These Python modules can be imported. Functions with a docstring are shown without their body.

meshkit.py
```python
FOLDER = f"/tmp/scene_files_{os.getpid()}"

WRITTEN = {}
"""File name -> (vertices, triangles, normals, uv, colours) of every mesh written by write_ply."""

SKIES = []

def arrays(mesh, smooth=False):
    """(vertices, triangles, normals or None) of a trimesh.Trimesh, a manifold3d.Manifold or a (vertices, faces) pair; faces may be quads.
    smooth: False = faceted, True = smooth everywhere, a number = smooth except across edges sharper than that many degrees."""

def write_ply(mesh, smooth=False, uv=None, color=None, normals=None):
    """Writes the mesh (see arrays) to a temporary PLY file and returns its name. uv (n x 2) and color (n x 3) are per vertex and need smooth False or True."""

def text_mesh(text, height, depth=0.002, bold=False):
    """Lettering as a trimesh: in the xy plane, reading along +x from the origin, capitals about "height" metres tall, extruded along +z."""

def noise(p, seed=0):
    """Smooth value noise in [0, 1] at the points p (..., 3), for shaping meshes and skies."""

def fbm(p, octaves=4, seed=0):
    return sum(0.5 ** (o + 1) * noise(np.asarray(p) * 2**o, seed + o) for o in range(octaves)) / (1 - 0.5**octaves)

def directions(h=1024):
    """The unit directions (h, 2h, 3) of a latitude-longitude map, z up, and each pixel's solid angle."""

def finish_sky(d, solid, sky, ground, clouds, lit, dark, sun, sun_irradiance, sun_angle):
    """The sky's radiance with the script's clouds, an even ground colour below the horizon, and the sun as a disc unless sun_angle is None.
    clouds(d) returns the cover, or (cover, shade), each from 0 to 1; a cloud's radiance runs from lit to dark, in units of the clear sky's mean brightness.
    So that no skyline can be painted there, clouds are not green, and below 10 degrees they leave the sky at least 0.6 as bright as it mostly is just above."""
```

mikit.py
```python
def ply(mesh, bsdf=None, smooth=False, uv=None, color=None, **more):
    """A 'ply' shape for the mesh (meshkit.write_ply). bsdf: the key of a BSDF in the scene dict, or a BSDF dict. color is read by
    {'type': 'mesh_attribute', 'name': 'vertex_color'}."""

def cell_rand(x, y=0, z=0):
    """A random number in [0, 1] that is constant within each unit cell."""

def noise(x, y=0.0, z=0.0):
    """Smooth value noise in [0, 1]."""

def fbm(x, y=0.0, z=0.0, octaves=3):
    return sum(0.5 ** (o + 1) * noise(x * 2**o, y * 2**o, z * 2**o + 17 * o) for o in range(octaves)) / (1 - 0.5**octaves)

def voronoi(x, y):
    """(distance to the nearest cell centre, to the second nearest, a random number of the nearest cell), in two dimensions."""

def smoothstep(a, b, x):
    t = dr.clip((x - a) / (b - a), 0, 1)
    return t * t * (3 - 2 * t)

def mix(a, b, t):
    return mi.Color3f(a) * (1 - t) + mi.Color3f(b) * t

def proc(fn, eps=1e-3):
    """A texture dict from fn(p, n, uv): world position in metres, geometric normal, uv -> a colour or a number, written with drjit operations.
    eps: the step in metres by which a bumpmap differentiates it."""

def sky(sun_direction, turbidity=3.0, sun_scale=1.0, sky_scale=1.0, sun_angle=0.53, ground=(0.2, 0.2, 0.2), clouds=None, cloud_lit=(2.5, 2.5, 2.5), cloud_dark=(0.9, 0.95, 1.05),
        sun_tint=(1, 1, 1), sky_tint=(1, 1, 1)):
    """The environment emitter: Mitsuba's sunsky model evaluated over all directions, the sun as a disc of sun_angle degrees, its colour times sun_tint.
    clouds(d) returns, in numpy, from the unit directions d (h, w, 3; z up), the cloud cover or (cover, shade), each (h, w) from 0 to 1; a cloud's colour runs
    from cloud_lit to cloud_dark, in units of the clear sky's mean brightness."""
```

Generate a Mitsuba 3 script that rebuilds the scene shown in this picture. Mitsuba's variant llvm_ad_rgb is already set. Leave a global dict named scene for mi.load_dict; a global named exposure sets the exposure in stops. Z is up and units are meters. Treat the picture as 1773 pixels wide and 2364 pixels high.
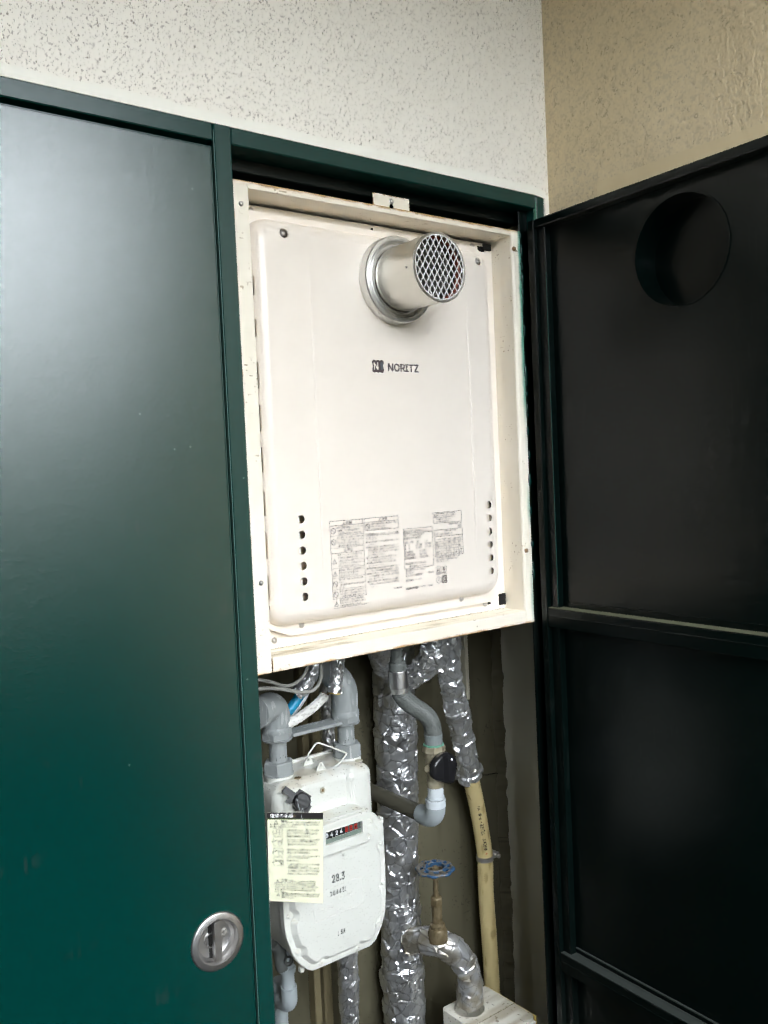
# A utility cupboard on an open corridor: water heater, gas meter and pipework behind green steel doors.
import math, random
import numpy as np, trimesh, drjit as dr, mitsuba as mi, mikit, meshkit
import manifold3d as m3
from shapely import geometry as sg, affinity as sa
from shapely.ops import unary_union
from mikit import noise, fbm, voronoi, cell_rand, smoothstep, mix

T = mi.ScalarTransform4f
random.seed(7)
rng = np.random.default_rng(11)
PI = math.pi
scene, labels = {}, {}

# ------------------------------------------------------------------ camera, sky, exposure
EYE = [-0.50647, -0.89130, 0.22350]
FWD = [0.610295, 0.791099, -0.041271]
UP = [0.060473, 0.005420, 0.998155]
scene['camera'] = {'type': 'perspective', 'fov': 46.04, 'fov_axis': 'x', 'near_clip': 0.02, 'far_clip': 400.0,
                   'to_world': T().look_at(origin=EYE, target=[a + b for a, b in zip(EYE, FWD)], up=UP)}
scene['sky_light'] = mikit.sky([0.25, 0.55, 0.80], turbidity=4, sun_scale=0.1, sun_angle=20, clouds=lambda d: np.full(d.shape[:2], 1.0),
                               cloud_lit=(2.36, 2.5, 2.64), ground=(0.18, 0.18, 0.16))
exposure = 5.74


# ------------------------------------------------------------------ helpers
def lin(r, g, b):
    return [((c / 255 + 0.055) / 1.055) ** 2.4 if c > 10 else c / 255 / 12.92 for c in (r, g, b)]


def obj(name, mesh, mat, parent=None, smooth=False, color=None, uv=None):
    """One entry of the scene, keyed parent__name, numbered when the key is taken."""
    base = name if parent is None else parent + '__' + name
    key, k = base, 1
    while key in scene or key in labels:
        key = '%s_%03d' % (base, k)
        k += 1
    scene[key] = mikit.ply(mesh, mat, smooth=smooth, color=color, uv=uv)
    return key


def thing(name, label, cat, group=None):
    key, k = name, 1
    while key in scene or key in labels:
        key = '%s_%03d' % (name, k)
        k += 1
    labels[key] = {'label': label, 'category': cat}
    if group:
        labels[key]['group'] = group
    return key


def tag(key, label, cat=None, group=None, kind=None):
    d = {'label': label}
    if cat: d['category'] = cat
    if group: d['group'] = group
    if kind: d['kind'] = kind
    labels[key] = d
    return key


def cat(*ms):
    ms = [x for x in ms if x is not None]
    return trimesh.util.concatenate([to_tri(x) for x in ms])


def to_tri(m):
    if isinstance(m, m3.Manifold):
        q = m.to_mesh()
        return trimesh.Trimesh(np.array(q.vert_properties[:, :3]), np.array(q.tri_verts), process=False)
    return m


def to_man(m):
    m = m.copy()
    m.merge_vertices()
    if m.volume < 0: m.invert()
    return m3.Manifold(m3.Mesh(np.asarray(m.vertices, np.float32), np.asarray(m.faces, np.uint32)))


def box(x0, x1, y0, y1, z0, z1, bev=0.0):
    if bev <= 0:
        return trimesh.creation.box(bounds=[[x0, y0, z0], [x1, y1, z1]])
    b = min(bev, (x1 - x0) * .45, (y1 - y0) * .45, (z1 - z0) * .45)
    pts = []
    for sx in (0, 1):
        for sy in (0, 1):
            for sz in (0, 1):
                c = np.array([x1 if sx else x0, y1 if sy else y0, z1 if sz else z0])
                d = np.array([-1 if sx else 1, -1 if sy else 1, -1 if sz else 1]) * b
                for ax in range(3):
                    q = c + d
                    q[ax] = c[ax]
                    pts.append(q)
    return to_tri(m3.Manifold.hull_points(np.array(pts)))


def rbox(x0, x1, y0, y1, z0, z1, r, n=20):
    s = m3.Manifold.sphere(r, n)
    return m3.Manifold.batch_hull([s.translate((x, y, z)) for x in (x0 + r, x1 - r) for y in (y0 + r, y1 - r) for z in (z0 + r, z1 - r)])


def hull(pts):
    return to_tri(m3.Manifold.hull_points(np.array(pts, float)))


def frame_to(axis):
    w = np.asarray(axis, float)
    w = w / np.linalg.norm(w)
    a = np.cross(w, [0, 0, 1] if abs(w[2]) < .9 else [1, 0, 0])
    a /= np.linalg.norm(a)
    return a, np.cross(w, a), w


def lathe(profile, origin, axis, n=40):
    """Closed-to-axis profile [(radius, distance along the axis)] turned about the axis."""
    a, b, w = frame_to(axis)
    th = np.arange(n) * 2 * PI / n
    ring = np.cos(th)[:, None] * a + np.sin(th)[:, None] * b
    o = np.asarray(origin, float)
    V, F, idx, at = [], [], [], 0
    j = np.arange(n)
    for r, h in profile:
        if r <= 0:
            V.append((o + w * h)[None])
            idx.append(np.full(n, at))
            at += 1
        else:
            V.append(o + w * h + ring * r)
            idx.append(at + j)
            at += n
    for p, q, (ra, _), (rb, _2) in zip(idx[:-1], idx[1:], profile[:-1], profile[1:]):
        p1, q1 = np.roll(p, -1), np.roll(q, -1)
        if ra > 0: F.append(np.stack([p, p1, q1], 1))
        if rb > 0: F.append(np.stack([p, q1, q], 1))
    m = trimesh.Trimesh(np.vstack(V), np.vstack(F), process=False)
    if profile[0][0] <= 0 and profile[-1][0] <= 0 and m.volume < 0: m.invert()
    return m


def cyl(p0, p1, r, n=32, bev=0.0, r1=None):
    p0, p1 = np.asarray(p0, float), np.asarray(p1, float)
    L = np.linalg.norm(p1 - p0)
    q = r if r1 is None else r1
    return lathe([(0, 0), (r - bev, 0), (r, bev), (q, L - bev), (q - bev, L), (0, L)] if bev else [(0, 0), (r, 0), (q, L), (0, L)], p0, p1 - p0, n)


def hexnut(c, axis, r, h, n=6, bev=0.0012, rot=0.3):
    a, b, w = frame_to(axis)
    c = np.asarray(c, float)
    pts = []
    for k in range(n):
        t = rot + k * 2 * PI / n
        d = math.cos(t) * a + math.sin(t) * b
        pts += [c + d * (r - bev), c + d * r + w * bev, c + d * r + w * (h - bev), c + d * (r - bev) + w * h]
    return hull(pts)


def smooth_path(pts, n=80):
    p = np.asarray(pts, float)
    if len(p) == 2:
        return p[0] + np.linspace(0, 1, n)[:, None] * (p[1] - p[0])
    from scipy.interpolate import PchipInterpolator
    s = np.r_[0, np.cumsum(np.linalg.norm(np.diff(p, axis=0), axis=1))]
    from scipy.interpolate import CubicSpline
    f = CubicSpline(s, p, axis=0)
    return f(np.linspace(0, s[-1], n))


def sweep_frames(p):
    t = np.gradient(p, axis=0)
    t /= np.linalg.norm(t, axis=1, keepdims=True)
    a = np.cross(t[0], [0, 1, 0.01])
    a /= np.linalg.norm(a)
    A, B = [], []
    for k in range(len(p)):
        a = a - t[k] * (a @ t[k])
        a /= np.linalg.norm(a)
        A.append(a)
        B.append(np.cross(t[k], a))
    return t, np.array(A), np.array(B)


def tube(pts, r, n=20, steps=60, caps=True, rfun=None, smooth=True):
    p = smooth_path(pts, steps) if smooth else np.asarray(pts, float)
    t, A, B = sweep_frames(p)
    m = len(p)
    rad = np.full(m, float(r)) if rfun is None else np.array([rfun(x) for x in np.linspace(0, 1, m)])
    th = np.arange(n) * 2 * PI / n
    V = p[:, None] + rad[:, None, None] * (np.cos(th)[None, :, None] * A[:, None] + np.sin(th)[None, :, None] * B[:, None])
    V = V.reshape(-1, 3)
    i, j = np.meshgrid(np.arange(m - 1), np.arange(n), indexing='ij')
    a, b = (i * n + j).ravel(), (i * n + (j + 1) % n).ravel()
    F = np.vstack([np.stack([a, b, b + n], 1), np.stack([a, b + n, a + n], 1)])
    if caps:
        V = np.vstack([V, p[:1], p[-1:]])
        j = np.arange(n)
        F = np.vstack([F, np.stack([j * 0 + m * n, (j + 1) % n, j], 1), np.stack([j * 0 + m * n + 1, (m - 1) * n + j, (m - 1) * n + (j + 1) % n], 1)])
    return trimesh.Trimesh(V, F, process=False)


def prism(poly, y0, y1):
    """A shapely polygon drawn in x, z, extruded from y0 (front) to y1 (back)."""
    out = []
    for g in getattr(poly, 'geoms', [poly]):
        if g.area < 1e-12: continue
        m = trimesh.creation.extrude_polygon(g, y1 - y0, engine='earcut')
        v = np.array(m.vertices)
        out.append(trimesh.Trimesh(np.stack([v[:, 0], y0 + v[:, 2], v[:, 1]], 1), m.faces[:, ::-1], process=False))
    return trimesh.util.concatenate(out)


def polar(poly, c, n=180, th=None):
    """Radii of a star-shaped polygon about c."""
    th = np.arange(n) * 2 * PI / n if th is None else th
    R = []
    ring = poly.exterior
    for t in th:
        far = sg.LineString([c, (c[0] + math.cos(t), c[1] + math.sin(t))])
        hit = ring.intersection(far)
        R.append(max((math.hypot(q.x - c[0], q.y - c[1]) for q in getattr(hit, 'geoms', [hit]) if q.geom_type == 'Point'), default=.001))
    return th, np.array(R)


def loft(rings, close_front=True, close_back=True):
    """rings: list of (n x 3) loops, from front to back."""
    n = len(rings[0])
    V = np.vstack(rings)
    F = []
    j = np.arange(n)
    k = (j + 1) % n
    for i in range(len(rings) - 1):
        F += [np.stack([i * n + j, i * n + k, (i + 1) * n + k], 1), np.stack([i * n + j, (i + 1) * n + k, (i + 1) * n + j], 1)]
    if close_front:
        V = np.vstack([V, rings[0].mean(0)[None]])
        F.append(np.stack([j * 0 + len(V) - 1, k, j], 1))
    if close_back:
        V = np.vstack([V, rings[-1].mean(0)[None]])
        F.append(np.stack([j * 0 + len(V) - 1, (len(rings) - 1) * n + j, (len(rings) - 1) * n + k], 1))
    m = trimesh.Trimesh(V, np.vstack(F), process=False)
    if m.volume < 0: m.invert()
    return m


def star_ring(poly, c, y, n=180):
    th, R = polar(poly, c, n)
    return np.stack([c[0] + R * np.cos(th), np.full(n, y), c[1] + R * np.sin(th)], 1)


def rrect(x0, x1, z0, z1, r):
    r = min(r, (x1 - x0) / 2.01, (z1 - z0) / 2.01)
    return sg.box(x0 + r, z0 + r, x1 - r, z1 - r).buffer(r, quad_segs=10)


def rr_ring(x0, x1, z0, z1, r, y, q=12):
    r = max(r, 1e-4)
    P = []
    for cx, cz, a0 in ((x1 - r, z1 - r, 0), (x0 + r, z1 - r, PI / 2), (x0 + r, z0 + r, PI), (x1 - r, z0 + r, 1.5 * PI)):
        for k in range(q + 1):
            a = a0 + k * PI / 2 / q
            P.append((cx + r * math.cos(a), y, cz + r * math.sin(a)))
    return np.array(P)


def quads(rects, fn, lift=0.0):
    """Flat print: rectangles (u0, v0, u1, v1) mapped by fn(u, v) -> 3D."""
    V, F = [], []
    for (a, b, c, d) in rects:
        k = len(V)
        V += [fn(a, b), fn(c, b), fn(c, d), fn(a, d)]
        F.append((k, k + 1, k + 2, k + 3))
    return np.array(V), np.array(F)


def quad_mesh(rects, fn):
    V, F = quads(rects, fn)
    return trimesh.Trimesh(V, np.vstack([F[:, [0, 1, 2]], F[:, [0, 2, 3]]]), process=False)


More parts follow.
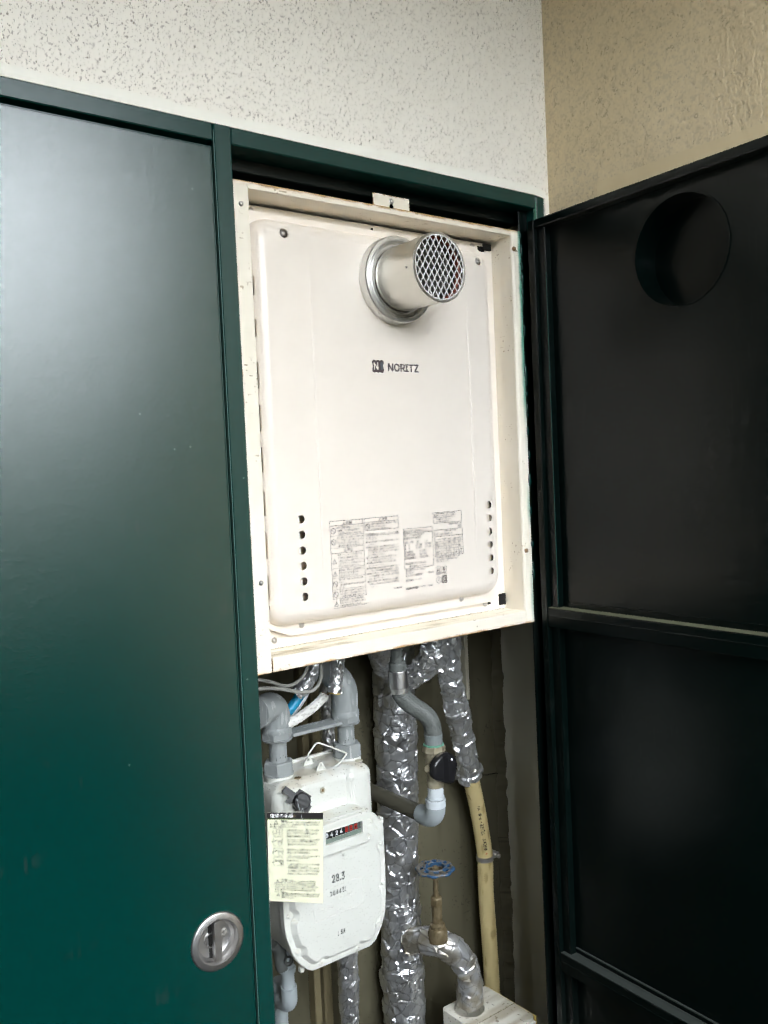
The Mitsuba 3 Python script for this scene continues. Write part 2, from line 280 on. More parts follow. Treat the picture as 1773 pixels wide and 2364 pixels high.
GLYPHS = {'%':'c000030004880490049004a603a9004900490089008e0000000000000','(':'400001000300020002000200020002000200020002000300010000000',')':'440006000200020003000300010001000300030002000200040000000','*':'6000010007c0038002800000000000000000000000000000000000000','-':'400000000000000000000000000007000000000000000000000000000','.':'400000000000000000000000000000000000020006000000000000000','/':'500000800080008001000100010002000200020006000400040000000','0':'700001800340066006200420042004200620026003c00000000000000','1':'700000800380008000800080008000800080008003e00000000000000','2':'7000038006c000600060004000c000800180030007e00000000000000','3':'7000038006c00060006001c001c000600020046007c00000000000000','4':'7000004000c001c001400240064007e007e0004000400000000000000','5':'700003c003c00200020003c0006000200020046007c00000000000000','6':'700001c003600200060007c0066006200620022003c00000000000000','8':'700001c0026006200220034003c006600420062003c00000000000000','9':'70000180064004600420066003e000200060004007c00000000000000','A':'8000008001c0014001400360022003e00630043004100000000000000','B':'800003c003f00210023003e003f002100218023003e00000000000000','C':'800000e003b0020006000600060006000200031001f00000000000000','D':'9000038003e0023002180218021802180210023003e00000000000000','F':'700003e003e002000200020003e002000200020002000000000000000','G':'900000e003b0020006000600067806180218031801f00000000000000','H':'a000020002180218021803f803f802180218021802180000000000000','K':'800002100230026002c002c003c003600230021002180000000000000','S':'800001c0036006000200038000e000300030063003e00000000000000','T':'800007f007f0008000800080008000800080008000800000000000000','V':'80000410043006200620026002600340014001c001800000000000000','W':'c0000420046206620672025602d60294039c038c018c0000000000000','X':'800004200620026003400180018001c00240066004300000000000000','k':'700002000200020002600240028003800340026002200000000000000','n':'800000000000000003e00220022002200220022002200000000000000','s':'600000000000000003c006000600038000c0004007c00000000000000','z':'600000000000000007c000c0018001000300060007c00000000000000','①':'d0cc010202110470841084108410841084108201010200cc000000000','②':'d0cc010202310458840884088410843084788279010200cc000000000','●':'d07801fe03ff03ff07ff87ff87ff87ff83ff03ff01fe0078000000000','、':'d00000000000000000000000000000000600030001800000000000000','。':'d00000000000000000000000000000000780048004800300000000000','あ':'d000006003fe0040007c00ee01c903510271026303ee0008000000000','い':'d00000000204020202020203030103010131812000e00000000000000','う':'d00000fc0000000001fc0106000200020006000c00780040000000000','え':'d000007c0000000001fc00180030007000d00198030f0007000000000','お':'d0400040005603f30040005c00fe01c30241024303de0080000000000','か':'d0400040004203f303c90089808881880108010802780020000000000','が':'d0028042804203f207d90089008981880108031802700060000000000','き':'d000001001fe0018000b01fe0004010e0104010001c4007c000000000','く':'d00000080010006000c00180018000c000600018000c0000000000000','ぐ':'d00000180030006200ce0184018000c00060003000180008000000000','け':'d00003040304023f023f0206020403040304030c03180010000000000','こ':'d000000001fe000000000000000001000100010001fe0000000000000','ご':'d002800281fc000000000000000001000300030001fe0078000000000','さ':'d0100010001f01fe000c00040006010e0100010000fc0038000000000','し':'d00000800080008000800080018001800181008300de0078000000000','じ':'d0000180018a018801800180018001800181018300ce0078000000000','す':'d000001803ff80180038005800c800d80078001000700040000000000','ず':'d001001203ff0218003000f00098009800780010006000c0000000000','せ':'d00000840084008707ff00840084009c0080008000fe0000000000000','そ':'d00000fc00080030006001ff03b0006000400060003c000c000000000','た':'d040004000f003e000cf008f0080018001100130031f0000000000000','だ':'d00000c300d287f00080009f0180010001200320023f020e000000000','ち':'d000004003fe03e00080009800fe018301030002007e0070000000000','っ':'d000000000000000003c01e6010300030002000600780000000000000','つ':'d0000000001801fe03010001000100010002003c00700000000000000','づ':'d0010002800200fe07830001000100010002001e00780000000000000','て':'d000000703ff0010002000200060006000200030001e0000000000000','で':'d000000703ff0010002100620060006000600030001e0004000000000','と':'d0000080008200ce0078006000c001800100018000ff003c000000000','ど':'d00001828081008c00f80060008001000100010001fe007c000000000','な':'d0400040007403c30081008c010c030c027e004f004d0038000000000','に':'d0000100033f0300020002000200022003200320033f0000000000000','ぬ':'d0000010021801fe0193033102a102e1065f06d3831e8000000000000','の':'d000003000fe01b20331022102210261024303c6001c0000000000000','は':'d00003040304023f020402040204021c03370347833c0018000000000','ば':'d00082058205023f023c020402040304037e0347027c0218000000000','び':'d000000683e5008401860106030502050204030c019800f0000000000','ふ':'d00000600018001800000060003200130189030984788070000000000','へ':'d0000000000000e000900118030c06060003000180000000000000000','べ':'d00000000005006700b00198030c06060003000180000000000000000','ま':'d010001001fe0010001001fe0010001001fc011601b300e0000000000','め':'d0000108011801fe0193039102f10261026103c3011e0000000000000','も':'d0000040024003f80040004003fa00c3008100c30066003c000000000','や':'d0200030011c01ff01c107c10043004e0060002000200020000000000','よ':'d00000300030003e00300030003000f0033c0236033201e0000000000','ら':'d0000078000c01800100013c01e6018301030002007c0070000000000','り':'d080009801ec01c601860182010201060004000c00780060000000000','る':'d00000fc000c0010002000fc018203030073009a00ce0038000000000','れ':'d0000080008c07fe00e200c2018203860286048680838080000000000','わ':'d000008000c0079e00e300c18181838186810486009c0080000000000','を':'d000004003fc00c0008101f70318027000d0008000c2007e000000000','ん':'d00000200060004000c000e001f0019003118211021f000c000000000','ア':'d00003ff03ff00030036002c002000200060004001800000000000000','イ':'d00000030006000c003000f0039000100010001000100000000000000','エ':'d000000003ff00300030003000300030003003ff03ff0000000000000','ガ':'d0010022802203fe006200620042004200820182031e0000000000000','キ':'d0000060002603fe03200030003f03f80010001000180000000000000','ギ':'d0010042806200fe03e00020003f03fc0310001000100010000000000','コ':'d000000001ff00030003000300030003000301ff01ff0000000000000','シ':'d00000800060002003010181000200040018007001c00000000000000','ジ':'d000008500e6802202010381008200040018007001c00000000000000','ス':'d000000001fe0004000c000800180038006401c203030000000000000','タ':'d0200020007f00c301820366003c000c001e007001c00000000000000','ダ':'d0010062807e00fe01820346027c0018001c003400c00180000000000','チ':'d000000e01f80010001003ff003000300020006000c00080000000000','ッ':'d0000000000000000122013201820004000c001800300040000000000','ツ':'d000002002210323013301020006000c0018003000e00000000000000','ト':'d0000040004000400060007c004600400040004000400000000000000','ド':'d00000c200c500c400c000f800de00c200c000c000c00000000000000','ネ':'d000003001fe01fe000c0018003001f60331003000300000000000000','ノ':'d000000200060004000c000800180030006000c001800000000000000','ヒ':'d00001800180018601bc01e0018001800180018000ff0000000000000','フ':'d000000003ff0002000200060004000c0018007000e00000000000000','プ':'d001800203ff8002000200060004000c0018003000e00000000000000','ボ':'d0010032803203ff0030003001b601320231003100700060000000000','マ':'d000000003ff00030002000600cc007800300018000c0000000000000','メ':'d00000020006008400ec00380018003c006601c303000000000000000','モ':'d000000001fe0020002003ff03ff002000200020003f0000000000000','ャ':'d0000000000000c00042007e03e600240020002000300010000000000','ラ':'d00001fe0000000003ff000300020006000c001800700040000000000','リ':'d0000186018601860186018601860004000c001800300000000000000','ル':'d0000098009800980098009800980199811b031e02180000000000000','レ':'d0000180018001800180018001810186018c01f001c00000000000000','ワ':'d000000003ff02030203020200020006000c001800700000000000000','ン':'d0000000018000c0006100030002000c0018007003c00000000000000','・':'d00000000000000000000030003000000000000000000000000000000','ー':'d000000000000000000003ff03ff00000000000000000000000000000','一':'d000000000000000000007ff800000000000000000000000000000000','下':'d00007ff802000200030003c002700210020002000200020000000000','不':'d00007ff80100030007800f601b306318030003000300030000000000','中':'d030003003ff023102310231023103ff0231003000300030000000000','予':'d1fe01fe000c0078001807ff8031003200300030003000e0000000000','事':'d03007ff81fe013201fe003001ff07ff803303ff00300060000000000','付':'d08200820103037f8302052201320112011201020102011e000000000','以':'d000032203220312031203020306032403ee038b02318060800000000','会':'d030003000cc018707fd800003ff03ff00c4008601ff03c1000000000','体':'d1880108017f837f871c073e032a036b03c983be83080308000000000','作':'d0900190013f83280748074f81080108010f810801080108000000000','使':'d08801ff810c030c077f8548817f814801680138013c01e3800000000','保':'d0bf01e101610361077f0508017f811c011e012b01c98108000000000','停':'d08801ff8100033f073f070003ff83c0833f030803080338000000000','元':'d00003ff00000000000007ff80c800c8008801888308860f800000000','先':'d0b0013001ff0330023003ff03ff00c8008800888108860f800000000','入':'d00000400020003000300028006c004400c6018303018600800000000','全':'d030007800cc0186070385fe8030003001fe0030003007ff800000000','具':'d1fe018201fe018201fe018201fe010207ff80cc01870601800000000','内':'d030003003ff0231022102310279024d0387020102010207000000000','再':'d00003ff003003ff033303ff0333033307ff83030303030e000000000','冬':'d04000fe018403cc0238007803878261001c008000f0000c000000000','凍':'d00806ff8308007f0049007f0149037f021c066a00c98088800000000','分':'d040008401860103030107fe80620042004200820186021c000000000','切':'d000033f830883c8870883098309835983d1833100210047000000000','別':'d3e102690229022903e9010901e9012903290221022104e7000000000','力':'d0200020006003ff002100610041004100c101810303060e000000000','効':'d184008407e4014f82248674814481c580c9814903190617000000000','化':'d0900090019183130316051c01180170015081108119810f000000000','危':'d0c000f8011803ff8700017e01420342034e02408240847f000000000','原':'d1ff03ff821002ff028102ff028102ff025802da05990430000000000','取':'d7e003ff025983c90249024903c70246026607c600490050800000000','口':'d00003ff0301020102010201020102010201030103ff0201000000000','号':'d1fe0102010201fe000007ff808001fe01fe00020006003c000000000','合':'d0100030004c018607ff8000000001fe0102010201fe0102000000000','名':'d06000fe0186030400c8007000fe07ff0083008300ff00ff000000000','告':'d190011003ff0210021007ff800001fe0102010201fe01fe000000000','周':'d1ff03ff033103fd033103fd020102fd02c502cd06f90407000000000','品':'d0fc01fe0186018601fe000003cf06498649864987cf87cf800000000','問':'d3cf027983ff827983ff8201827982cd82cd82fd82c18207000000000','器':'d3cf034b024903cf002407ff81ce018607cf8249024903cf000000000','因':'d3ff07ff8631863187ff86218631866986458787870187ff800000000','囲':'d3ff07ff8649864986ff864987ff864986c9868987ff87ff800000000','圧':'d00003ff82000210021002ff02ff021002100210061805ff800000000','型':'d3e10165016507f5016503610667003003ff0030003007ff800000000','場':'d13f0121033f07a1013f017f813001ff87d28435806d001b000000000','売':'d03007ff803001fe000003ff0201024900c800888188870f000000000','変':'d03007ff8048014a03490249004000fe03c4027800fc0787800000000','外':'d10c010c01ec032c022e076f01cd80cc008c018c030c060c000000000','大':'d03000300030003007ff80300078004800cc008603030601800000000','奥':'d02003ff0303037b03ff037b0387003007ff807800ce0703800000000','守':'d03003ff07ff8609800c07ff800c010c008c004c000c0038000000000','完':'d02003ff07ff860181fe000007ff80c800c800888188870f800000000','定':'d03003ff0601860181fe00300130013e01b003b00270063f800000000','対':'d103008307e3005f8043025301db008b01c301430203040e000000000','小':'d030003000300132013303310231023184308030003000e0000000000','屋':'d1ff0301030103ff03ff036602c602f9021802ff061005ff800000000','市':'d020003007ff803001fe03ff033103310331033700360030000000000','帰':'d13f0101013f073f050005ff8548817f01290129022b0608000000000','常':'d13201b607ff860182ff008600fc003003ff031103130016000000000','年':'d08001ff01ff021006ff01ff0110011007ff801000100010000000000','店':'d01003ff83ff0210021f021f021002ff0281028106ff04c3000000000','度':'d01003ff8262026603ff0266023e02fe02620226063c05e7800000000','弊':'d2a402af83f902bd03e602af00a9808407ff808401840304000000000','式':'d00a000907ff8008000803e8008c008c008400b483e68203800000000','当':'d03103330132003601ff03ff000101ff01ff000103ff03ff000000000','待':'d188033f063f0088017f8302077f017f812201120102010e000000000','後':'d1180312066601fa0133037f8710013f01f2011c013e01e3800000000','復':'d130033f866001ff033f0321053f0110013f015e011e0173800000000','循':'d10f027c0644017f8344075f0751035f0351035f03d1039f000000000','忘':'d03007ff01000100010001ff0020003002990281848680fc000000000','思':'d1fe0333023303ff0233033301fe0030029b028506c5807c000000000','意':'d03003ff008407ff81fe010201fe010201fe0393028500fc000000000','態':'d109036e07e883ef026803ef03e80269826f0291068584fc000000000','戻':'d020003003ff020103ff0200021003ff0238022c04c70581800000000','所':'d06383de021803d8025f825b03db02130213061304330423000000000','手':'d01e03f00030003003ff0030003007ff80300030003000e0000000000','扱':'d100017e03b607b40137013103b1072b012e0146014f0791800000000','抜':'d110011007ff83900110011f0391073b012e0126014f0791800000000','押':'d100013f83a587bf813f812583bf873f8104010401040704000000000','指':'d120012f07b807a0813f810003bf0721013f01210131073f000000000','排':'d10a010a03bb878a011a013b838a071a013b810a010a030a000000000','換':'d210021e0724077f0225023303b30629027f820c02320661800000000','操':'d31e0332033e0700037f834c83ff8708037f831e036b02c8800000000','改':'d00807c8005f805903f903eb020a020e020603ce071b0031800000000','故':'d188018807ff87d9019901bb07ca064e0644064e07db0031800000000','数':'d2ac02e807ef81cf03f9069f018603e6034601c601d90630800000000','料':'d103055b034f038307f3039b038303c3877f050301030103000000000','方':'d030001007ff80400040007e00c200c2008201820302061c000000000','明':'d01f07df8651865187df86518651865f87f1862180618047000000000','時':'d00407bf068c068407ff878306ff86f307b3079b0003000e000000000','更':'d3ff03ff003003ff033103ff033101ff012000e001f0070f800000000','書':'d03001fe07ff803201fe03ff003007ff81fe01fe010201fe000000000','最':'d1fe010201fe01fe000007ff836003ff03e9036607ef0039800000000','有':'d06003ff03ff008001fe018202fe0482008200fe0082008e000000000','期':'d267036f87e9836983ef836983e9826f87f9814982718413000000000','本':'d0300030003007ff807800fc00b4013203ff04fc80300030000000000','板':'d103013e07a003a001bf03b90329052a05260166015b0171800000000','栓':'d10c010c079203b1017f839e030c073f050c010c013f013f800000000','株':'d104011407bf03a401a403bf037f870e0517013501648104000000000','格':'d108011f013307fa010e038e0373877f853101310131013f000000000','検':'d10c011a013107ff810c03bf03ed876d853f010e01130161800000000','標':'d13f811e013f87aa812f83bf03bf0700057f81250165815c800000000','機':'d228022a077f03eb035b837f87ef067f0665025602ce839b800000000','止':'d010001000100110011f0110011001100110011007ff87ff800000000','正':'d00003ff001000100110011f011001100110011003ff87ff800000000','毒':'d03003ff003001fe03ff01fe01fe013207ff813201ff000c000000000','気':'d18001ff830003fe060003fe001201b200e200f2019a8201800000000','水':'d0300030003007f300f600bc00bc01b40332063184308060000000000','法':'d2080188007f000c0608017f007f009801120323027f0220800000000','波':'d2080108007f80490649017f00730152014e03cc029e00f1800000000','注':'d208018c007f007f06080108007f010c01080308020c02ff800000000','浴':'d2160123006900580614012600c180ff81430343027f027f000000000','消':'d2480169002b000c067f0161007f0161017f036102610267000000000','温':'d23e01e30063007f0663013f0000017f01550355025500ff800000000','湯':'d23f0161007f0061073f007f8020017f81d582250269045b000000000','源':'d27f017f8044007f0671017f0071015f03d502b582a4858c000000000','準':'d328007f06cc03ff004c017f027f027003ff07ff80300030000000000','滅':'d205010480ff80c406fc80d700ff01fb039202be86af8509800000000','火':'d0300030003001310123023202320070004800cc03870601800000000','災':'d11103220266013201910030013103320270004801860703800000000','炭':'d231023103ff008007ff80880188015b035a061c006601c3800000000','点':'d030003f0030003001fe0102010201fe0000034b02490648800000000','然':'d18501e5032402ff864401ce018a03110220824902490648800000000','焼':'d10c013f014c039705ff85330113017f8392029202328463800000000','燃':'d123013a81aa87ff85d205330135036c83c882d5065484d2800000000','物':'d110031007bf87aa856a811a81d48735812d810901110137000000000','特':'d104033f07840784057f850201ff87bf0112011a01020106000000000','状':'d08a00890689038801ff808c018c039c069600b200a100c1800000000','率':'d03007ff8020037b007001ee07ff003007ff803000300030000000000','環':'d03f07d5827f8200037f873f0221023f021d07e7042b0031800000000','用':'d00003ff0331033103ff0331033103ff0231023106310437000000000','番':'d01e03f201b601b403ff00fc032307ff813201fe013201fe000000000','異':'d1fe033303ff033303ff008403ff00cc00cc07ff81ce0303800000000','登':'d3d2004c02cd01ce037b07fd8186010601fe0084004807ff800000000','白':'d020002003ff02010201020103ff02010201020103ff0303000000000','直':'d03007ff802001fe010201fe010201fe010201fe010207ff800000000','相':'d100011f81b187f1811f839183d1837f85118111811f8111800000000','確':'d00407ff8328821e023f83f6069f0696029f03960216001f800000000','示':'d00003ff0000000007ff80300130013203330231043100e0000000000','社':'d104010407c400c400bf818403c4054401040104013f813f800000000','禁':'d08407df818e03cf0695800001fe000007ff813603330671000000000','種':'d0cf87bc013f838407ff81ad83bf837f8504013f8104017f800000000','穴':'d020003003ff060186018000008400840182010303010600800000000','窓':'d03007ff86498186036100cc01fe000002b20291068780fc000000000','筒':'d10803ff86b607ff030102fd0201027d024d027d02410207000000000','管':'d30803ff8692003003ff83ff010201fe018001ff010301ff000000000','約':'d1880118035f06b187a1814983c98705004103c104a10407000000000','素':'d03003ff01fe003007ff806401f800e603ff009403130671000000000','経':'d100013f0293078e070e03bb87e48744019f05440544043f800000000','結':'d104010c02bf8684070c03bf07c0077f01b10571057f043f000000000','絡':'d108011f029907ab070e038e07bb87ff819105510551041f000000000','給':'d104010c029a0791073f838007df067f01b10571057f043f000000000','絶':'d108011e029206b6073f83a587e5877f01a005608570841f800000000','置':'d3ff024903ff003003ff01fe0102010201fe01fe010207ff800000000','考':'d02001fb0066002c07ff806001ff07c000fe00020006003c000000000','者':'d021006301fe002c07ff806000fe0782048200fe008200fe000000000','自':'d020002003ff030303ff03ff030303ff03ff030303ff03ff000000000','臭':'d02001fe010201fe01fe010201fe003607ff807001cc0703800000000','色':'d04000fc018803fe07ff0111013301ff01000100810081ff000000000','行':'d180033f8600008001bf830207020102010201020102010e000000000','表':'d03003ff003003ff003007ff8070019b078e008600f381c0800000000','製':'d28103e507f5008503f502a100b307ff8071078e00b601c1800000000','要':'d3ff00d803ff0249024903ff004007ff808401c8007c07c3000000000','解':'d11f03cd824c87e986b302ea03ef82b203f602bf84a204e2000000000','触':'d10403c402df07d586b583f583f782bf03e502a504bf84f0800000000','計':'d104018407e4000403df801f83c403c40244024403c40204000000000','記':'d11f011f07c100010381001f03d1039006d0065087d0861f000000000','設':'d11e011207d2001203e3802003bf039302da024c03de0271800000000','詰':'d104010407ff800403c4001f8380039f82d1825183df821f800000000','認':'d31f011587d58029838900330380038d06b504f087f1861e000000000','説':'d111011307db003f03a1002103bf039a06da06d207f28663800000000','読':'d304013f8784003f0380003f83a0839a069a049207b28663800000000','談':'d30c011d07eb000e039b0031838c03b906af048c07920661800000000','警':'d7ec034f83ff07a603ef007007ff81fe01fe0000010201fe000000000','販':'d38f86f806f007f006ff87f906f906eb03a602a606ef0459800000000','費':'d3fe004903ff03ff018987ff0102010201fe01fe01ce0703000000000','赤':'d03001fe01fe003007ff804c014a0349024984c881880138000000000','転':'d18007ff818003c0052007ff852403c8018907f9019f8190800000000','載':'d08a03e9008807ff83e8008d03ff03f602b6008487fe8093800000000','近':'d21f033001200020003f8726012601660146034606c0843f800000000','途':'d208031c016300ff8208077f8108012b014901180380047f800000000','造':'d028022c017f004800ff8700017f01610161017f0380047f800000000','連':'d20803ff8108007f077f0349017f010801ff83080788047f800000000','運':'d07f82c0817f8008007f077f0149017f017f030806c8843f800000000','過':'d23e0322013a002a077f0341015d0155015d034307c0047f800000000','都':'d09003ff81e981e907fb018b03e9062883e8822b83ea0328000000000','配':'d7ef01cf818087e085a185af87e8062807e8042887e8862f800000000','酸':'d7c4038b039f07da85c904d186cc045f07fb044607cf0471800000000','銘':'d108038f065b07b2010e018407cc017f8358839883df861f800000000','録':'d11f0381065f0781013f810c07e48157038e033503e4840c000000000','閉':'d3cf027983ff827983ff821182fd8239823182d182918237000000000','開':'d3cf027983ff827983ff820182fd824983ff824982c9828b000000000','間':'d3cf027983ff827983ff820182fd82cd82fd82cd82f98207000000000','防':'d38c078406ff86900710069f069106d107b10621066106c7000000000','険':'d38c079e06b107ff870c06bf86ed86ed87bf060e06130661800000000','障':'d38807bf0492057f853f04a104bf04a107bf047f840c040c000000000','離':'d08e07ea036f82bb037a03ef818a07ea052f87ea042f846f800000000','電':'d3ff003007ff85ff803001ee01fe033303ff03ff0130801f800000000','音':'d03003ff0084008407ff800001fe010201fe0102010201fe000000000','順':'d05f83460344035f8351835f8351835f8751855f045b0470800000000','領':'d11f818602c4067f8511809f87d1805f8091839f019b00b0800000000','願':'d3ef82c602c603ef832983ef832987ef8569856f05490490800000000','類':'d11f834607c4039f83d1851f815187ff8191819f03590430800000000',}

TEXTS = {
'danger': '危険', 'warn': '警告', 'caution': '注意',
'a1': ['排気口周囲や給気口やレンジフード', 'を使用しない(屋内式の場合)', '一酸化炭素中毒のおそれがあります。'],
'a2': ['給気・排気口、給・排気筒トップがはずれた', 'り、穴があいたり、詰まった状態', 'で使用しない(屋内式の場合)', '一酸化炭素中毒のおそれがあります。'],
'a3': ['給湯・シャワー・入浴するときは、', '手でお湯の温度を確かめる', '入浴するときは、循環アダプターか', 'らのアダプターに手や体を近づけない', 'やけどのおそれがあります。'],
'a4': ['機器本体・排気口・配管類の近くに', '燃えやすいものを置かない', '火災のおそれがあります。'],
'a5': ['機器本体・排気口を波板などで囲', 'わない', '一酸化炭素中毒や火災のおそれがあ', 'ります。'],
'a6': ['絶対に改造・分解はおこなわない', '火災・けが・一酸化炭素中毒などの', 'この事故や故障の原因になります。'],
'a7': ['運転時の給気口・排気口は常に確保し、', '物などでふさがない(屋内式の場合)', '不完全燃焼の原因になります。'],
'b1': ['使用中や使用直後は、機器本体・排気口', '付近に手をふれない', 'やけどのおそれがあります。'],
'c0': ['取扱説明書をよく読んで、正しくご使用', 'ください'],
'c1': ['●表示(銘板)以外のガスまたは電源では使用しないで', 'ください。', '●使用時には点火・消火を確かめてください。リ', 'モコンを操作した場合はリモコンの表示にした', 'がって操作し、点火・消火をリモコンで表示に', 'よって確認してください。', '●この取扱説明書に記載してある要領で、点', '検とお手入れをおこなってください。', '●凍結時は取扱説明書にそって、給湯・給水', 'をおこなってください。', '●取扱説明書に記載の用途以外には使用しないで', 'ください。思わぬ事故や故障の原因になります。', '●冬期、水抜きは、もし外気温が下がる場合は', 'は、取扱説明書に記載している方法で水抜き', 'をおこなってください。', '●異常な燃焼・臭気・異常音がしたときは運転', 'を停止し、販売店または弊社窓口まで連絡して', 'ください。'],
'c2': 'DK6608B-B',
'd0': '製品名 GT-2060SAWX-T-1',
'd1': ['型式 GT-2060SAWX-T', '設置の方法 屋外式'],
'd2': [['使用ガス種','13A','12A'],['最  大','44.0kW','39.9kW'],['最  小','12.0kW','11.2kW']],
'd3': [['定格電圧','AC100V'],['定格周波数','50/60Hz'],['定格消費電力','100/120W']],
'd4': ['製造番号 1811-206102', '   株式会社ノーリツ'],
'd5': ['凍結予防ヒーター  100W', '表示色 白', 'エネルギー消費効率'], 'd6': '82.5%', 'd7': '株式会社ノーリツ', 'd8': ['HF30','20000'],
'e1': ['使用する燃料用ガス種別 都市ガス用', '都市ガス12A 13A以外のガス使用禁止', '銘板に表示のガス種を確かめること', '以外 販売店にご相談ください', '設計標準使用期間 10年'],
'e2': ['特定保守製品 10年', '13A用'],
'f0': ['点検・お手入れ', '型式・番号 確認のこと'],
'f1': ['*特定保守製品 所有者登録をお願いします', '登録 連絡先などの変更の場合は当社へ', 'お問い合わせください。'],
't0': '復帰の手順',
't1': ['ガス臭いときは、以下の復帰操作を行わず', '直ちに販売店へご連絡ください。電気器具のスイッチなどには手を触れず、', '窓を開けて自然換気してください。'],
't2': [['・', '器具栓を閉じるか、運転スイッチを'], ['', '切り、すべてのガス機器を止める。'], ['・', '屋外の機器も忘れずに'], ['s', '(使っていないガス栓が開いていることも確認)'], ['・', 'マイコンメータの元栓は閉めない。'], ['・', '復帰ボタンのキャップを外す。'], ['n', ''], ['・', '復帰ボタンを奥までしっかり'], ['', '押してすぐ指を離す。'], ['s', '(ボタンは元に戻り、赤ランプは再び点滅。)'], ['・', 'キャップを元に戻す。'], ['・', '約3分待つ。'], ['s', '(この間ガスを使わないでください。もれの確認)'], ['s', '(中はもれ確認をしています。)'], ['・', '3分経過後に、再度マイコンメータ'], ['', 'をご確認いただき、赤ランプの点滅'], ['', 'が消えていれば、ガスが使えます。']],
't3': ['3分経過後も、ガスが止まったままの赤ラ', 'ンプが点滅している場合は、ガス機器の止め忘れやガスもれ', 'が考えられますので、もう一度ガス栓の閉め忘れやガス機器', 'の止め忘れなどがないか確認してください。ガス栓の閉め忘れは', 'どがあった場合は復帰の手順①に戻って操作してください。', 'ガス栓の閉め忘れなどがない場合は復帰の手順②に戻って操', '作してください。'],
't4': ['ガス栓の閉め忘れやガス機器の止め忘れが', '確認できない場合は、ガスもれが考えられますので', '連絡ください。'],
'n': '1234',
'k3': '3分',
}



def glyph_w(ch):
    if ch in ' ': return 5
    if ch in '　': return 13
    return int(GLYPHS[ch][0], 16) if ch in GLYPHS else 7


def text_rects(s, u, v, h, width=None, sx=1.0):
    """Small print from 14 x 14 glyphs: rectangles, baseline-left at (u, v); h is the full character height; width squeezes the line to fit."""
    px = h / 13.0
    total = sum(glyph_w(c) for c in s) * px * sx
    if width is not None and total > width:
        sx *= width / total
    out = []
    for ch in s:
        g = GLYPHS.get(ch)
        if g:
            for r in range(14):
                bits = format(int(g[1 + 4 * r:5 + 4 * r], 16), '016b')
                c = 0
                while c < 16:
                    if bits[c] == '1':
                        e = c
                        while e < 16 and bits[e] == '1': e += 1
                        out.append((u + c * px * sx, v + (11 - r) * px, u + e * px * sx, v + (12 - r) * px))
                        c = e
                    c += 1
        u += glyph_w(ch) * px * sx
    return out


def frame_rects(u0, v0, u1, v1, t):
    return [(u0, v0, u1, v0 + t), (u0, v1 - t, u1, v1), (u0, v0 + t, u0 + t, v1 - t), (u1 - t, v0 + t, u1, v1 - t)]


def poly_tris(poly, fn):
    """A flat shapely polygon as triangles mapped by fn(u, v)."""
    V, F = [], []
    for g in getattr(poly, 'geoms', [poly]):
        if g.is_empty: continue
        v, f = trimesh.creation.triangulate_polygon(g, engine='earcut')
        F.append(f + sum(len(x) for x in V))
        V.append(np.array([fn(a, b) for a, b in v]))
    return trimesh.Trimesh(np.vstack(V), np.vstack(F), process=False)


def warn_tri(u, v, s):
    t = sg.Polygon([(u, v), (u + s, v), (u + s / 2, v + s * .9)])
    return unary_union([t.difference(t.buffer(-s * .09)), sg.box(u + s * .46, v + s * .28, u + s * .54, v + s * .58), sg.box(u + s * .46, v + s * .15, u + s * .54, v + s * .22)])


def prohibit(u, v, s):
    c = sg.Point(u, v).buffer(s / 2)
    bar = sa.rotate(sg.box(u - s * .45, v - s * .05, u + s * .45, v + s * .05), -45, origin=(u, v))
    return unary_union([c.difference(c.buffer(-s * .11)), bar.intersection(c)])


def letters(s, x, y, z, h, mat, key, name='lettering', bold=True, width=None, depth=0.0004, tilt=0):
    """Lettering on a face that looks to -y, baseline at z."""
    m = meshkit.text_mesh(s, h, depth, bold=bold)
    v = np.array(m.vertices)
    if width: v[:, 0] *= width / v[:, 0].max()
    m = trimesh.Trimesh(np.stack([x + v[:, 0], y - v[:, 2], z + v[:, 1]], 1), m.faces, process=False)
    return obj(name, m, mat, key)


# ------------------------------------------------------------------ materials
def two(d):
    return {'type': 'twosided', 'bsdf': d}


def rgb(c):
    return {'type': 'rgb', 'value': list(map(float, c))}


def paint(name, c, rough=0.4, spec=0.5, metallic=0.0, **k):
    scene[name] = two({'type': 'principled', 'base_color': rgb(c) if not isinstance(c, dict) else c, 'roughness': rough, 'specular': spec, 'metallic': metallic, **k})


def bumped(name, tex, inner, scale=1.0):
    scene[name] = two({'type': 'bumpmap', 'arbitrary': tex, 'scale': scale, 'bsdf': inner})


def P(c, rough, spec=0.5, metallic=0.0, **k):
    return {'type': 'principled', 'base_color': rgb(c) if not isinstance(c, dict) else c, 'roughness': rough if not isinstance(rough, dict) else rough, 'specular': spec, 'metallic': metallic, **k}


def speckle_col(p, n, uv):
    x, z = p.x + p.y, p.z
    wob = 0.0016 * (noise(x * 420, z * 420) - 0.5)
    c = mi.Float(0)
    for sc, lo, keep, k in ((120.0, 0.25, 0.50, 0.0), (215.0, 0.30, 0.52, 31.0), (360.0, 0.33, 0.60, 77.0)):
        d, d2, r = voronoi((x + wob + k) * sc * 1.15, (z * 0.85 + x * 0.25 + wob + k) * sc)
        size = lo * (0.35 + 0.9 * dr.abs(noise(r * 97.0, k) - 0.2))
        c = dr.maximum(c, dr.select(r < keep, (1 - smoothstep(size * 0.45, size, d)) * (0.45 + 0.55 * noise(r * 41.0, k + 3)), 0))
    cloud = fbm(x * 3, z * 3)
    base = mix((0.85, 0.81, 0.715), (0.90, 0.862, 0.775), cloud)
    return mix(base, (0.15, 0.11, 0.065), c * 0.9)


def speckle_h(p, n, uv):
    x, z = p.x + p.y, p.z
    return 0.0009 * fbm(x * 150, z * 150) + 0.0005 * noise(x * 500, z * 500)


